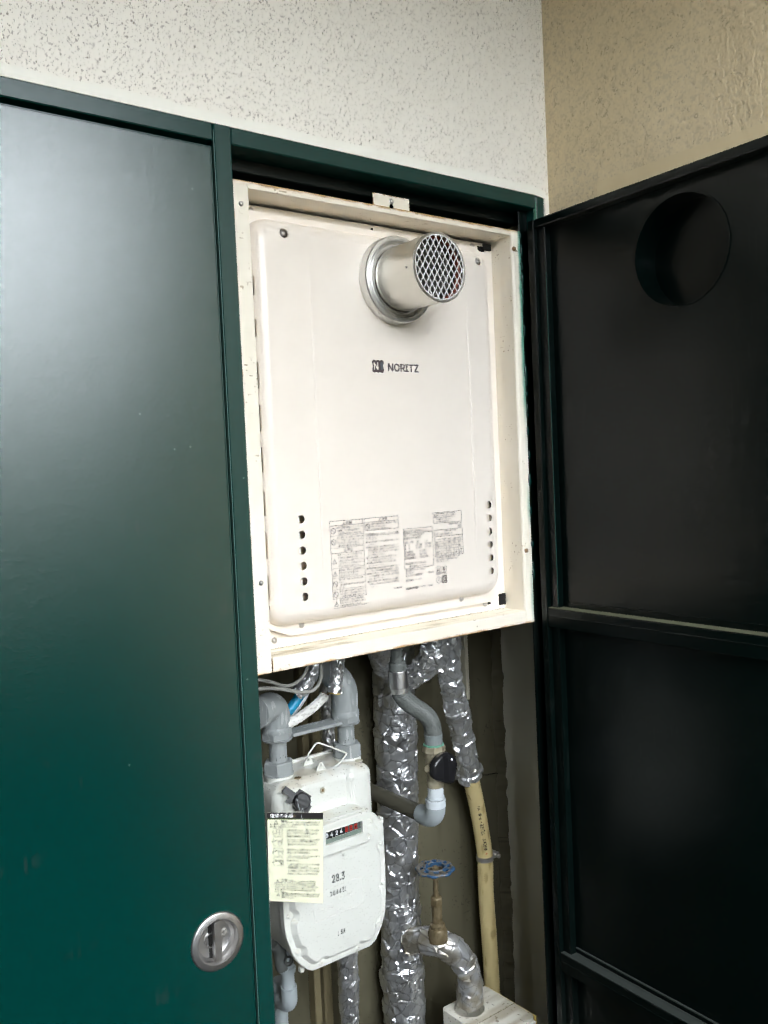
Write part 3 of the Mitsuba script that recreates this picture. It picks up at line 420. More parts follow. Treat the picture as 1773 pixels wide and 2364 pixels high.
def stucco_h(p, n, uv):
    y, z = p.y, p.z
    w = 0.5 * noise(y * 120, z * 120, 7.0)
    return 0.0009 * noise(y * 210 + w, z * 180 + w) + 0.0011 * noise(y * 430 + w, z * 400, 3.0)


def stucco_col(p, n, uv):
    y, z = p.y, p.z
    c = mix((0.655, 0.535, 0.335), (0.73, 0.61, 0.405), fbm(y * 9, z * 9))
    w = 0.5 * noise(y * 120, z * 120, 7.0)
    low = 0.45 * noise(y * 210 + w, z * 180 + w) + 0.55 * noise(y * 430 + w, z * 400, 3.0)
    c = mix(c, c * 0.88, smoothstep(0.52, 0.20, low))  # hollows darker, crests paler: relief shading put into the paint colour
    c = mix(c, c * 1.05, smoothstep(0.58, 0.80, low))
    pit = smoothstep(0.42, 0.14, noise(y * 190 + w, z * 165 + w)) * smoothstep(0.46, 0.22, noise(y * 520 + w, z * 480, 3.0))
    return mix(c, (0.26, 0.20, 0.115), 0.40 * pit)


def orange_h(p, n, uv):
    return 0.000046 * noise(p.x * 480 + p.y * 480, p.z * 450) + 0.000008 * noise(p.x * 190 + p.y * 190, p.z * 180, 5.0)


def green_col(p, n, uv):
    x, z = p.x + 1.3 * p.y, p.z
    d, d2, r = voronoi(x * 55, z * 55)
    chip = dr.select(r < 0.010, 1 - smoothstep(0.03, 0.05 + 0.06 * noise(r * 300), d), 0)
    c = mix((0.0002, 0.0290, 0.0245), (0.0003, 0.0345, 0.0290), fbm(x * 4, z * 4))
    c = mix(c, (0.12, 0.19, 0.17), 0.6 * chip)
    scuff = smoothstep(0.72, 0.86, fbm(x * 14, z * 22)) * smoothstep(0.5, 0.8, noise(x * 260, z * 60))
    return mix(c, (0.02, 0.035, 0.032), scuff * 0.5)


def frame_col(p, n, uv):
    """Old cream paint: rust that creeps in from the cut edges, grime, and green overspray along the right-hand edge."""
    x, z = p.x, p.z
    c = mix((0.76, 0.705, 0.575), (0.82, 0.765, 0.66), fbm(x * 8, p.y * 8, z * 8))
    yy = p.y * 0.7
    top = dr.maximum(smoothstep(0.5588, 0.5616, z + 0.0042 * (fbm(x * 90 + yy * 90, z * 160) - 0.52)), smoothstep(0.5609, 0.5618, z) * (0.35 + 0.65 * noise(x * 70))) * smoothstep(0.5535, 0.5585, z)
    tab = smoothstep(0.74, 0.92, noise(x * 240, p.y * 240, z * 240)) * smoothstep(0.556, 0.562, z)
    low = smoothstep(0.0030, -0.0002, z + 0.0050 * (fbm(x * 70, z * 60) - 0.5))
    edge = smoothstep(0.0011, 0.0002, x + 0.0012 * noise(z * 90, 8.0)) * (0.3 + 0.7 * noise(z * 40, 6.0))
    low = dr.maximum(low, edge) 
    seam = smoothstep(0.0022, 0.0006, dr.abs(x - 0.0197) + 0.0012 * noise(z * 300, 2.0)) * smoothstep(0.021, 0.012, z)
    on_tab = smoothstep(0.5621, 0.5626, z)
    rim = dr.maximum(smoothstep(0.0030, 0.0002, dr.minimum(x - 0.1975, 0.2565 - x) + 0.003 * noise(z * 300, x * 300)), smoothstep(0.0032, 0.0002, 0.5772 - z + 0.0032 * noise(x * 260, z * 260)))
    run = smoothstep(0.45, 0.85, noise(x * 170, z * 60)) * smoothstep(0.0040, 0.0008, dr.abs(x - 0.2270)) * 0.7
    top = top * (1 - on_tab) + on_tab * dr.maximum(rim, run)
    ru = dr.maximum(dr.maximum(top, low), dr.maximum(seam, tab * 0.6 * (1 - on_tab)))
    c = mix(c, mix((0.24, 0.095, 0.02), (0.52, 0.27, 0.07), noise(x * 300, z * 300)), dr.clip(ru, 0, 1) * 0.9)
    halo = smoothstep(0.556, 0.562, z) * (1 - 0.75 * on_tab) * fbm(x * 60, p.y * 60, z * 110) + smoothstep(0.005, 0.0, z) * fbm(x * 50, p.y * 50, z * 90)
    c = mix(c, (0.55, 0.38, 0.13), dr.clip(halo, 0, 1) * 0.40)
    g = smoothstep(0.452, 0.4585, x + 0.004 * (fbm(z * 60, x * 60) - 0.5)) * smoothstep(0.35, 0.6, fbm(z * 9, 4.0) + 0.25 * smoothstep(0.46, 0.50, z))
    c = mix(c, (0.03, 0.26, 0.17), dr.clip(g, 0, 1) * 0.9)
    dirt = smoothstep(0.74, 0.90, noise(x * 330, p.y * 330, z * 330)) * smoothstep(0.54, 0.70, fbm(x * 30, p.y * 30, z * 30))
    grime = smoothstep(0.45, 0.75, fbm(x * 16, p.y * 60, z * 16)) * smoothstep(0.2, 0.9, n.z) 
    c = mix(c, (0.30, 0.24, 0.13), grime * 0.75)
    return mix(c, (0.28, 0.19, 0.09), dirt * 0.75)


def cover_h(p, n, uv):
    return 0.00005 * noise(p.x * 700, p.z * 700) + 0.0005 * fbm(p.x * 10, p.z * 10)


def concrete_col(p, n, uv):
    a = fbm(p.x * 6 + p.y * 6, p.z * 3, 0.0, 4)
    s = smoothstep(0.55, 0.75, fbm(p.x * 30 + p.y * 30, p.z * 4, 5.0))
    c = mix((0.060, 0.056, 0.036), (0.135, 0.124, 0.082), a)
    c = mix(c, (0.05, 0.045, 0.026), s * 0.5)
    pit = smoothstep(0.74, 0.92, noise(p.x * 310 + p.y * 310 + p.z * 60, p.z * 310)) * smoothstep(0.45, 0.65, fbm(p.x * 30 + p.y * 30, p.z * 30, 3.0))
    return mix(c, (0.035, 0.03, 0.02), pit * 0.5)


def lit_side_col(p, n, uv):
    a = fbm(p.y * 9 + p.x * 9, p.z * 2.5, 0.0, 4)
    return mix((0.56, 0.545, 0.44), (0.74, 0.725, 0.61), a)  # side wall concrete made paler, its missing light put into the colour


def concrete_h(p, n, uv):
    return 0.0012 * fbm(p.x * 90 + p.y * 90, p.z * 90) + 0.002 * fbm(p.x * 14 + p.y * 14, p.z * 5)


def meter_col(p, n, uv):
    up = smoothstep(0.3, 0.8, n.z)
    d = smoothstep(0.35, 0.7, fbm(p.x * 45, p.y * 45)) * up
    spot = smoothstep(0.78, 0.86, noise(p.x * 420, p.y * 420, p.z * 420)) * (0.15 + 0.85 * up)
    c = mix((0.56, 0.57, 0.52), (0.59, 0.595, 0.55), fbm(p.x * 20, p.z * 20))
    c = mix(c, (0.50, 0.44, 0.33), d * 0.55)
    return mix(c, (0.16, 0.13, 0.09), spot * 0.65)


def pipe_col(p, n, uv):
    c = mix((0.225, 0.245, 0.245), (0.27, 0.285, 0.28), fbm(p.x * 60, p.y * 60, p.z * 40))
    drip = smoothstep(0.70, 0.82, noise(p.x * 260, p.y * 260, p.z * 45))
    return mix(c, (0.50, 0.51, 0.50), drip * 0.4)


def brass_col(p, n, uv):
    a = fbm(p.x * 120, p.y * 120, p.z * 120)
    return mix((0.105, 0.073, 0.028), (0.24, 0.195, 0.12), a)


def pale_brass_col(p, n, uv):
    a = fbm(p.x * 120, p.y * 120, p.z * 120)
    return mix((0.24, 0.205, 0.13), (0.42, 0.385, 0.29), a)


def worn_blue(p, n, uv):
    a = smoothstep(0.48, 0.66, fbm(p.x * 190, p.y * 190, p.z * 190) + 0.16 * smoothstep(0.3, 0.9, n.z))
    return mix((0.026, 0.072, 0.145), (0.12, 0.11, 0.09), a)


def tube_col(p, n, uv):
    a = fbm(p.x * 50, p.y * 50, p.z * 14)
    c = mix((0.62, 0.50, 0.235), (0.70, 0.58, 0.305), a)
    s = smoothstep(0.68, 0.85, noise(p.x * 150, p.y * 150, p.z * 40))
    return mix(c, (0.32, 0.22, 0.06), s * 0.5)


def lid_col(p, n, uv):
    a = smoothstep(0.35, 0.75, fbm(p.x * 18, p.y * 70, p.z * 18))
    s = smoothstep(0.80, 0.88, noise(p.x * 260, p.y * 260, p.z * 260))
    c = mix((0.66, 0.64, 0.56), (0.44, 0.40, 0.31), a * (0.3 + 0.7 * smoothstep(0.3, 0.8, n.z)))
    return mix(c, (0.15, 0.12, 0.08), s * 0.7)


def foam_col(p, n, uv):
    a = smoothstep(0.6, 0.8, noise(p.x * 330, p.y * 330, p.z * 330))
    return mix((0.66, 0.655, 0.62), (0.40, 0.38, 0.33), a * 0.6)


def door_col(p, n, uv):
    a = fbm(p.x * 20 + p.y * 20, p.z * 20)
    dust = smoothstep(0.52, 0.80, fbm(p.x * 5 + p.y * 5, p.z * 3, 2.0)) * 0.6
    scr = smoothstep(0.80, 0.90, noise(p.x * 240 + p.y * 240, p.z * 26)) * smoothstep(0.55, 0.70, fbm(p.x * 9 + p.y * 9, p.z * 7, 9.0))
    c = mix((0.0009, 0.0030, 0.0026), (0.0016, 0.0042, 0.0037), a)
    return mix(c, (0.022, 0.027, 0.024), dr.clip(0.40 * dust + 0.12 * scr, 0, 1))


scene['speckled_plaster'] = two({'type': 'bumpmap', 'arbitrary': mikit.proc(speckle_h, 0.0006), 'scale': 1.0, 'bsdf': {'type': 'diffuse', 'reflectance': mikit.proc(speckle_col)}})
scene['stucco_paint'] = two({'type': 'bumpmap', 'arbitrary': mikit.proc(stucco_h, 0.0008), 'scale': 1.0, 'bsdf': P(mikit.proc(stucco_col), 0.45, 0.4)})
paint('white_border', (0.88, 0.86, 0.775), 0.6, 0.3)
paint('tan_border', (0.685, 0.565, 0.355), 0.6, 0.3)
RP = lambda tex, a, ior: {'type': 'roughplastic', 'distribution': 'beckmann', 'alpha': a, 'int_ior': ior, 'diffuse_reflectance': tex}
bumped('green_gloss', mikit.proc(orange_h, 0.0005), RP(mikit.proc(green_col), 0.095, 1.72))
paint('green_trim', mikit.proc(green_col), 0.30, 0.5)
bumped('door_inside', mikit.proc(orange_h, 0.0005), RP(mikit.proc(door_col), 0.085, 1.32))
paint('lit_worn_edge', (0.04, 0.10, 0.085), 0.45, 0.5)  # paler green for an edge highlight painted on the mullion
paint('lit_ledge', (0.075, 0.078, 0.050), 0.8, 0.2)  # pale tone standing for light on the middle rail's top face
bumped('heater_paint', mikit.proc(cover_h, 0.0008), P((0.775, 0.705, 0.622), 0.30, 0.5))
paint('frame_paint', mikit.proc(frame_col), 0.42, 0.45)
paint('black_rubber', (0.012, 0.012, 0.012), 0.8, 0.2)
paint('dark_void', (0.01, 0.01, 0.009), 0.9, 0.1)
paint('print_ink', (0.075, 0.055, 0.048), 0.6, 0.3)
paint('logo_ink', (0.075, 0.055, 0.055), 0.5, 0.3)
paint('logo_ink_pale', (0.10, 0.105, 0.12), 0.5, 0.3)
paint('steel', (0.74, 0.73, 0.70), 0.36, 0.5, 0.9)
paint('duct_steel', (0.74, 0.72, 0.67), 0.32, 0.5, 1.0)
paint('grille_grey', (0.66, 0.66, 0.64), 0.45, 0.5, 0.1)
paint('screw_steel', (0.55, 0.53, 0.50), 0.35, 0.5, 0.8)
paint('rusty_screw', (0.24, 0.15, 0.075), 0.55, 0.4, 0.6)
paint('lock_steel', (0.56, 0.55, 0.54), 0.38, 0.5, 1.0)
paint('silicone_red', (0.20, 0.045, 0.025), 0.5, 0.4)
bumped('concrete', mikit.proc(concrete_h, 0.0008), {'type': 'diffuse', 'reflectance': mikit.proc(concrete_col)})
paint('baffle_grey', (0.10, 0.10, 0.09), 0.8, 0.2)
paint('parapet_grey', (0.035, 0.035, 0.032), 0.8, 0.2)
paint('skyline_green', (0.03, 0.04, 0.025), 0.9, 0.1)
bumped('lit_side_render', mikit.proc(concrete_h, 0.0008), {'type': 'diffuse', 'reflectance': mikit.proc(lit_side_col)})
paint('dusty_dark', (0.035, 0.042, 0.038), 0.6, 0.3)
paint('floor_grey', (0.05, 0.05, 0.047), 0.8, 0.2)
paint('ceiling_white', (0.42, 0.40, 0.36), 0.9, 0.2)
paint('meter_paint', mikit.proc(meter_col), 0.28, 0.5)
paint('meter_print', (0.06, 0.065, 0.06), 0.6, 0.3)
paint('grey_pipe', mikit.proc(pipe_col), 0.40, 0.45)
paint('grey_plastic', (0.175, 0.195, 0.195), 0.38, 0.5)
paint('flex_grey', (0.108, 0.117, 0.110), 0.40, 0.5)
paint('white_pvc', (0.50, 0.54, 0.56), 0.42, 0.5)
paint('drain_grey', (0.29, 0.325, 0.335), 0.42, 0.5)
paint('brass', mikit.proc(brass_col), 0.42, 0.5, 0.4)
paint('pale_brass', mikit.proc(pale_brass_col), 0.40, 0.5, 0.4)
paint('dirty_pipe', (0.085, 0.080, 0.058), 0.55, 0.4)
paint('green_thread', (0.12, 0.30, 0.21), 0.5, 0.4)
paint('black_plastic', (0.012, 0.012, 0.013), 0.22, 0.5)
paint('white_dot', (0.85, 0.85, 0.83), 0.5, 0.3)
paint('wheel_blue', mikit.proc(worn_blue), 0.45, 0.5)
paint('yellow_tube', mikit.proc(tube_col), 0.42, 0.45)
paint('tube_print', (0.05, 0.035, 0.02), 0.6, 0.3)
paint('red_mark', (0.55, 0.07, 0.03), 0.6, 0.3)
paint('lid_plastic', mikit.proc(lid_col), 0.6, 0.35)
paint('box_white', (0.66, 0.66, 0.60), 0.55, 0.35)
paint('yellow_foam', (0.55, 0.42, 0.12), 0.8, 0.2)
paint('foam_white', mikit.proc(foam_col), 0.85, 0.2)
paint('hose_blue', (0.02, 0.30, 0.52), 0.35, 0.5)
paint('hose_white', (0.66, 0.68, 0.70), 0.4, 0.5)
paint('cable_grey', (0.25, 0.25, 0.225), 0.45, 0.4)
paint('tag_paper', (0.72, 0.715, 0.53), 0.5, 0.35)
paint('tag_black', (0.016, 0.014, 0.013), 0.45, 0.4)
paint('tag_green', (0.06, 0.10, 0.02), 0.6, 0.3)
paint('tag_ink', (0.075, 0.075, 0.06), 0.6, 0.3)
paint('digit_white', (0.72, 0.76, 0.78), 0.5, 0.3)
paint('digit_red', (0.36, 0.022, 0.014), 0.5, 0.3)
paint('drum_black', (0.010, 0.011, 0.012), 0.4, 0.4)
paint('dial_grey', (0.075, 0.085, 0.08), 0.5, 0.4)
paint('dial_green', (0.17, 0.21, 0.18), 0.5, 0.4)
paint('wood_batten', (0.16, 0.135, 0.075), 0.8, 0.2)
paint('pale_plastic', (0.42, 0.40, 0.31), 0.6, 0.3)
scene['meter_glass'] = {'type': 'thindielectric', 'int_ior': 1.45}
scene['foil'] = two({'type': 'principled', 'base_color': {'type': 'mesh_attribute', 'name': 'vertex_color'}, 'roughness': 0.28, 'specular': 0.5, 'metallic': 0.86})
scene['dull_foil'] = two({'type': 'principled', 'base_color': {'type': 'mesh_attribute', 'name': 'vertex_color'}, 'roughness': 0.36, 'specular': 0.5, 'metallic': 0.75})

# ------------------------------------------------------------------ setting: corridor
FLOOR, OPL, OPR, OPT, YO = -1.28, -0.70, 0.41, 1.17, -1.25
tag(obj('floor', box(-3.3, 0.507, YO - .15, -0.0, FLOOR - .15, FLOOR), 'floor_grey'), 'grey concrete floor of the open corridor', kind='structure')
tag(obj('ceiling', box(-3.3, 0.9, YO - .15, 0.32, 1.42, 1.60), 'ceiling_white'), 'pale slab ceiling over the corridor', kind='structure')
tag(obj('ground', box(-150, 150, -200, 60, FLOOR - 6.2, FLOOR - 6.0), 'floor_grey'), 'grey ground far below the corridor', kind='structure')
hx_ = np.linspace(-160, 160, 90)
hz_ = 9.3 + 2.2 * (meshkit.fbm(np.stack([hx_ / 14, hx_ * 0, hx_ * 0], 1)) - .5)
tag(obj('skyline_block', prism(sg.Polygon(list(zip(hx_, hz_)) + [(160, FLOOR - 6.1), (-160, FLOOR - 6.1)]), -70, -60), 'skyline_green'), 'unseen dark skyline block added to cut off low sky light', kind='structure')  # added out of view to hide low sky from the glossy left door
tag(obj('light_baffle_wall', cat(box(-3.2, OPL, YO - .15, YO, FLOOR, 1.42), box(-3.3, -3.2, YO - .15, 0.0, FLOOR, 1.42), box(OPR, .507, YO - .15, YO, FLOOR, 1.42)), 'baffle_grey'), 'unseen plain wall added to narrow the opening that lights the corridor', kind='structure')  # unseen, added to make the sky opening narrower
tag(obj('light_baffle_beam', box(OPL, OPR, YO - .15, YO, OPT, 1.42), 'ceiling_white'), 'unseen beam added to lower the corridor opening against sky light', kind='structure')  # unseen, added to keep high sky light out
pw = thing('parapet_wall', 'low corridor parapet wall facing the green cupboard doors', 'wall')
obj('wall', box(OPL, OPR, YO - .15, YO, FLOOR, -0.16), 'parapet_grey', pw)
obj('coping', box(OPL, OPR, YO - .17, YO + .02, -0.16, -0.12, .006), 'parapet_grey', pw)

# main wall: solid above and to the left of the cupboard opening
ZT = 0.6132
ww = thing('speckled_wall', 'white plaster wall flecked with brown specks above the green cupboard doors', 'wall')
obj('wall_face', cat(box(-3.3, 0.507, 0.0, 0.32, ZT + .001, 1.42), box(-3.3, -0.66, 0.0, 0.32, FLOOR, ZT + .001), box(0.5075, 0.72, 0.0312, 0.32, ZT + .0012, 1.42)), 'speckled_plaster', ww)
# hand-painted plain band that borders the steel frame: uneven upper edge
xs = np.linspace(-0.66, 0.4985, 240)
up = 0.6245 + 0.0012 * (meshkit.fbm(np.stack([xs * 30, xs * 0, xs * 0], 1)) - .5) * 2 + 0.0006 * np.sin(xs * 40)
up = np.where(xs > 0.47, up - (xs - .47) * .16, up)
dn = np.full_like(xs, ZT - .0012)
dn = np.where(xs > 0.478, dn - (xs - .478) * .12, dn)
band = sg.Polygon(list(zip(xs, up)) + list(zip(xs[::-1], dn[::-1])))
obj('border_band', prism(band, -0.0012, 0.0003), 'white_border', ww)
obj('corner_strip', box(0.4982, 0.5068, -0.0006, 0.0300, FLOOR, ZT + .002), 'white_border', ww)

rw = thing('stucco_wall', 'tan rough stucco wall on the right behind the open door', 'wall')
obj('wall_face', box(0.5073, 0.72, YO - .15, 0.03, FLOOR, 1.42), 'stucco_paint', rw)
ys = np.linspace(-0.088, -1.24, 160)
up = 0.6105 + 0.0010 * (meshkit.fbm(np.stack([ys * 40, ys * 0, ys * 0], 1)) - .5) * 2
dn = np.full_like(ys, 0.5880)
V = []
for y, a, b in zip(ys, up, dn):
    V += [(0.5061, y, a), (0.5061, y, b), (0.5074, y, a), (0.5074, y, b)]
F = []
for k in range(len(ys) - 1):
    a = 4 * k
    F += [(a, a + 1, a + 5), (a, a + 5, a + 4), (a, a + 4, a + 6), (a, a + 6, a + 2), (a + 1, a + 3, a + 7), (a + 1, a + 7, a + 5)]
F += [(0, 2, 3), (0, 3, 1)]
obj('border_band', trimesh.Trimesh(V, F, process=False), 'tan_border', rw)

# inside of the cupboard: rough concrete shell
cs = thing('concrete_recess', 'dim rough concrete recess behind the pipes', 'wall')
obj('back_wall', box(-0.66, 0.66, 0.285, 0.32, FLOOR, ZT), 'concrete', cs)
obj('side_wall', cat(box(0.645, 0.70, 0.0235, 0.285, FLOOR, ZT), box(.4985, .70, .0235, .0310, FLOOR, ZT)), 'lit_side_render', cs)
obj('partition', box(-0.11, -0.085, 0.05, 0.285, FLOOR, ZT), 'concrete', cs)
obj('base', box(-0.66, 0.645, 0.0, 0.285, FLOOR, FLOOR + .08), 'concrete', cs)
cr = np.stack([np.linspace(.48, .642, 30), np.full(30, .2846), -.305 - np.linspace(0, .028, 30) + .004 * np.sin(np.linspace(0, 9, 30)) * meshkit.noise(np.stack([np.arange(30) * .7, np.zeros(30), np.zeros(30)], 1))], 1)
obj('crack', tube(cr, .0008, 5, smooth=False), 'dark_void', cs)
# lump of mortar smeared down the inner corner
zz = np.linspace(0.0, -1.0, 260)
wv = 0.009 + 0.010 * meshkit.fbm(np.stack([zz * 45, zz * 0, zz * 0 + 3], 1), 4)
wy = 0.006 + 0.006 * meshkit.fbm(np.stack([zz * 60, zz * 0, zz * 0 + 9], 1), 4)
V, F = [], []
for z, a, b in zip(zz, wv, wy):
    V += [(0.6452 - a, 0.2852, z), (0.6452 - a * .5, 0.2852 - b * .8, z), (0.6452, 0.2852 - b * 1.6, z)]
for k in range(len(zz) - 1):
    a = 3 * k
    F += [(a, a + 1, a + 4), (a, a + 4, a + 3), (a + 1, a + 2, a + 5), (a + 1, a + 5, a + 4)]
obj('mortar_fillet', trimesh.Trimesh(V, F, process=False), 'concrete', cs)
for k, (a, b) in enumerate(((.2125, .2245), (.2300, .2450))):
    tag(obj('wall_batten', box(a, b, .268, .286, FLOOR + .08, .0, .0015), 'wood_batten'),
        ('narrower wooden batten', 'wider wooden batten')[k] + ' on the concrete behind the gas meter', 'batten', 'battens on the back wall')
tag(obj('plastic_trunking', box(.5468, .5550, .262, .2849, -.175, -.02, .001), 'pale_plastic'), 'thin pale plastic strip on the concrete right of the foil pipes', 'trunking')

# ------------------------------------------------------------------ green steel door frame
fr = thing('cupboard_frame', 'dark green steel frame around both cupboard doors', 'frame')
B = .0012
obj('lintel', box(-.0078, .4788, 0.0, .05, .5936, ZT, B), 'green_trim', fr)
obj('lintel', box(-.66, -.0305, 0.0, .05, .5937, ZT, B), 'green_trim', fr)
obj('mullion', box(-.0298, -.0084, -.0012, .05, FLOOR, ZT + .0004, .0015), 'green_trim', fr)
obj('jamb', box(.4790, .4978, -.0004, .0225, FLOOR, ZT - .0006, .0025), 'green_trim', fr)
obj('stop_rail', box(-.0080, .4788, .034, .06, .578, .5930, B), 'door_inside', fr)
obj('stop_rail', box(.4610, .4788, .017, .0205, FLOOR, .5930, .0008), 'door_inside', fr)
obj('lit_worn_edge', box(-.0306, -.0296, -.0013, .003, -1.1, .605), 'lit_worn_edge', fr)  # highlight along the mullion edge, painted as a paler strip
obj('lit_worn_edge', box(.4784, .4792, -.0006, .004, .53, .603), 'green_thread', fr)
# lump of old green sealant chipped along the jamb
ss = []
for k in range(34):
    z = .556 - k * .0165 * (0.6 + .5 * random.random()) if k < 10 else .556 - random.random() * .54
    r = .0012 + .0017 * random.random()
    ss.append(trimesh.creation.icosphere(1, 1).apply_transform(np.diag([r, r * .8, r * (1 + 3 * random.random()), 1])).apply_translation((.4606 + .0012 * random.random(), .0145, z)))
tag(obj('sealant_crust', cat(*ss), 'green_trim', fr), 'chipped green paint crust along the jamb', kind='stuff')

# ------------------------------------------------------------------ closed left door
ld = thing('closed_door', 'closed dark green steel door on the left with round flush lock', 'door')
LX, LZ = -0.0748, -0.2786
door_poly = sg.box(-.615, FLOOR + .05, -.0330, .5868).difference(sg.Point(LX, LZ).buffer(.0255))
obj('panel', prism(door_poly, .0008, .028), 'green_gloss', ld)
obj('edge_bead', cat(box(-.0342, -.0329, .0000, .0046, FLOOR + .05, .5868), box(-.615, -.0342, .0000, .0044, .5858, .5869)), 'green_trim', ld)
lk = obj('lock', lathe([(.0225, .004), (.0232, -.0012), (.0245, -.0026), (.0300, -.0022), (.0318, -.0010), (.0325, .0010), (.0320, .004)], (LX, .0006, LZ), (0, 1, 0), 72), 'lock_steel', ld, smooth=40)
labels[lk] = {'label': 'round brushed steel flush lock'}
obj('dish', lathe([(0, .0085), (.0200, .0080), (.0222, .0050), (.0236, .0005)], (LX, .0006, LZ), (0, 1, 0), 64), 'lock_steel', lk, smooth=40)
gp = sg.box(LX - .0035, LZ - .0222, LX + .0045, LZ + .0222)
obj('grip', prism(gp, -.0002, .0090), 'lock_steel', lk)
obj('grip_gap', prism(sg.box(LX - .0068, LZ - .0215, LX - .0036, LZ + .0215), .0078, .0088), 'dark_void', lk)
obj('spindle_ring', lathe([(.0070, .0090), (.0074, .0070), (.0086, .0070), (.0090, .0090)], (LX - .003, .0, LZ), (0, 1, 0), 40), 'lock_steel', lk, smooth=40)
obj('keyhole', cat(lathe([(0, .0075), (.0034, .0075), (.0042, .0086)], (LX + .0118, .0, LZ + .0035), (0, 1, 0), 24), box(LX + .0112, LX + .0124, .0062, .0082, LZ + .0005, LZ + .0065)), 'screw_steel', lk)

# ------------------------------------------------------------------ open right door (seen from its inside)
ANG = -0.0499
dh = np.array([math.sin(ANG), -math.cos(ANG), 0.0])       # along the door, away from the hinge
dn_ = np.array([math.cos(ANG), math.sin(ANG), 0.0])       # through the door, away from the viewer
HO = np.array([0.4582, -0.0010, 0.0])


def dmap(m):
    """Door coordinates (s along, t through, z) to the world."""
    m = m.copy()
    v = np.array(m.vertices)
    w = HO + v[:, :1] * dh + v[:, 1:2] * dn_ + v[:, 2:] * np.array([0, 0, 1.0])
    out = trimesh.Trimesh(w, m.faces, process=False)
    if np.linalg.det(np.stack([dh, dn_, [0, 0, 1]])) < 0: out.invert()
    return out


od = thing('open_door', 'near-black inside of the right cupboard door standing open', 'door')
DW, DB, DTOP = .452, FLOOR + .05, .5712
skin = sg.box(.001, DB, DW, DTOP).difference(sg.Point(.2413, .4792).buffer(.0668, quad_segs=24))
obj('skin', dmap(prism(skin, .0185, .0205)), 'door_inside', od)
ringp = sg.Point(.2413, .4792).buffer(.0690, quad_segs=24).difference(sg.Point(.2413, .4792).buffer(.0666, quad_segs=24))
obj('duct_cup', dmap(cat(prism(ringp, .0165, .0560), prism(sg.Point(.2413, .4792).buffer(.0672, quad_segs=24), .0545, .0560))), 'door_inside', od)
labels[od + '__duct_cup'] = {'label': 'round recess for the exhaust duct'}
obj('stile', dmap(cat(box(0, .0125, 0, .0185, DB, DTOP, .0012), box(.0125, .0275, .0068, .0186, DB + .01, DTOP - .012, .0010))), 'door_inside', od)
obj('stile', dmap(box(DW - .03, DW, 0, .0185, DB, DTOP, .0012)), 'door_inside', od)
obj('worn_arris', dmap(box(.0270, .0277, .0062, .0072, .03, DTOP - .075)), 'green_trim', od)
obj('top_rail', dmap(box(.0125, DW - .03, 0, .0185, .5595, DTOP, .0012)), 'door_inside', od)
for z1, mat in ((.0245, 'lit_ledge'), (-.4795, 'dusty_dark')):
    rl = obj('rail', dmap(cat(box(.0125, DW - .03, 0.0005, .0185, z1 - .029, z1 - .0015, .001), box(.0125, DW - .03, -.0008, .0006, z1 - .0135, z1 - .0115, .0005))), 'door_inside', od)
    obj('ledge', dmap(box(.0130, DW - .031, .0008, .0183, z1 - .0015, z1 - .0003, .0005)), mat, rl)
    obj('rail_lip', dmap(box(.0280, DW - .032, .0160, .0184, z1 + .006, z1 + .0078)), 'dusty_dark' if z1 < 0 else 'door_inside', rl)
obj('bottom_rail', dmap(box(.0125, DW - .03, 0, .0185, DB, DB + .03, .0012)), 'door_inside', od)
for z in (.515, .05, -.6):
    hg = obj('hinge', cyl((.4705, .0032, z - .022), (.4705, .0032, z + .022), .0034, 20, .0006), 'door_inside', od, smooth=30)

# ------------------------------------------------------------------ mounting frame of the heater
mf = thing('mounting_frame', 'old cream steel mounting frame with rusty edges around the water heater', 'frame')
Y0 = .0150
obj('left_flange', cat(box(0.0, .0190, Y0, Y0 + .0016, 0.0, .5622, .0005), box(.0176, .0190, Y0 + .0016, .064, .002, .560)), 'frame_paint', mf)
# right flange folds back through a soft bend
pf = [(.4600, Y0 + .0016), (.4600, Y0), (.4480, Y0)] + [(.4480 - .0046 * math.sin(a), Y0 + .0046 * (1 - math.cos(a))) for a in np.linspace(0.15, PI / 2, 7)] + [(.4434, .064), (.4448, .064), (.4448, Y0 + .0056), (.4484, Y0 + .0016)]
rf = trimesh.creation.extrude_polygon(sg.Polygon(pf), .5622, engine='earcut')
obj('right_flange', rf, 'frame_paint', mf, smooth=35)
tabp = unary_union([sg.box(.0192, .5545, .4432, .5622), sg.box(.1975, .5600, .2565, .5772)])
hole = unary_union([sg.Point(.2270, .5640).buffer(.0032), sg.box(.2256, .5640, .2284, .5690), sg.Point(.2270, .5690).buffer(.0017)])
obj('top_flange', cat(prism(tabp.difference(hole), Y0 + .0002, Y0 + .0016), box(.0192, .4434, Y0 + .0016, .064, .5543, .5557)), 'frame_paint', mf)
labels['mounting_frame__top_flange'] = {'label': 'top flange with rusty edge and central keyhole tab'}
lipp = box(.0198, .4430, Y0 - .0008, Y0 + .0010, .0004, .0182, .0005)
obj('bottom_flange', cat(lipp, box(.0192, .4432, Y0 + .001, .066, .0168, .0181)), 'frame_paint', mf)
for x, z, mt in ((.0088, .5354, 'screw_steel'), (.0102, .1055, 'screw_steel'), (.4474, .5360, 'rusty_screw'), (.4492, .1047, 'rusty_screw'), (.2270, .5702, 'screw_steel')):
    obj('screw', lathe([(0, -.0024), (.0016, -.0022), (.0027, -.0012), (.0031, 0), (.0038, .0002), (.0038, .0006)], (x, Y0, z), (0, 1, 0), 24), mt, mf, smooth=60)

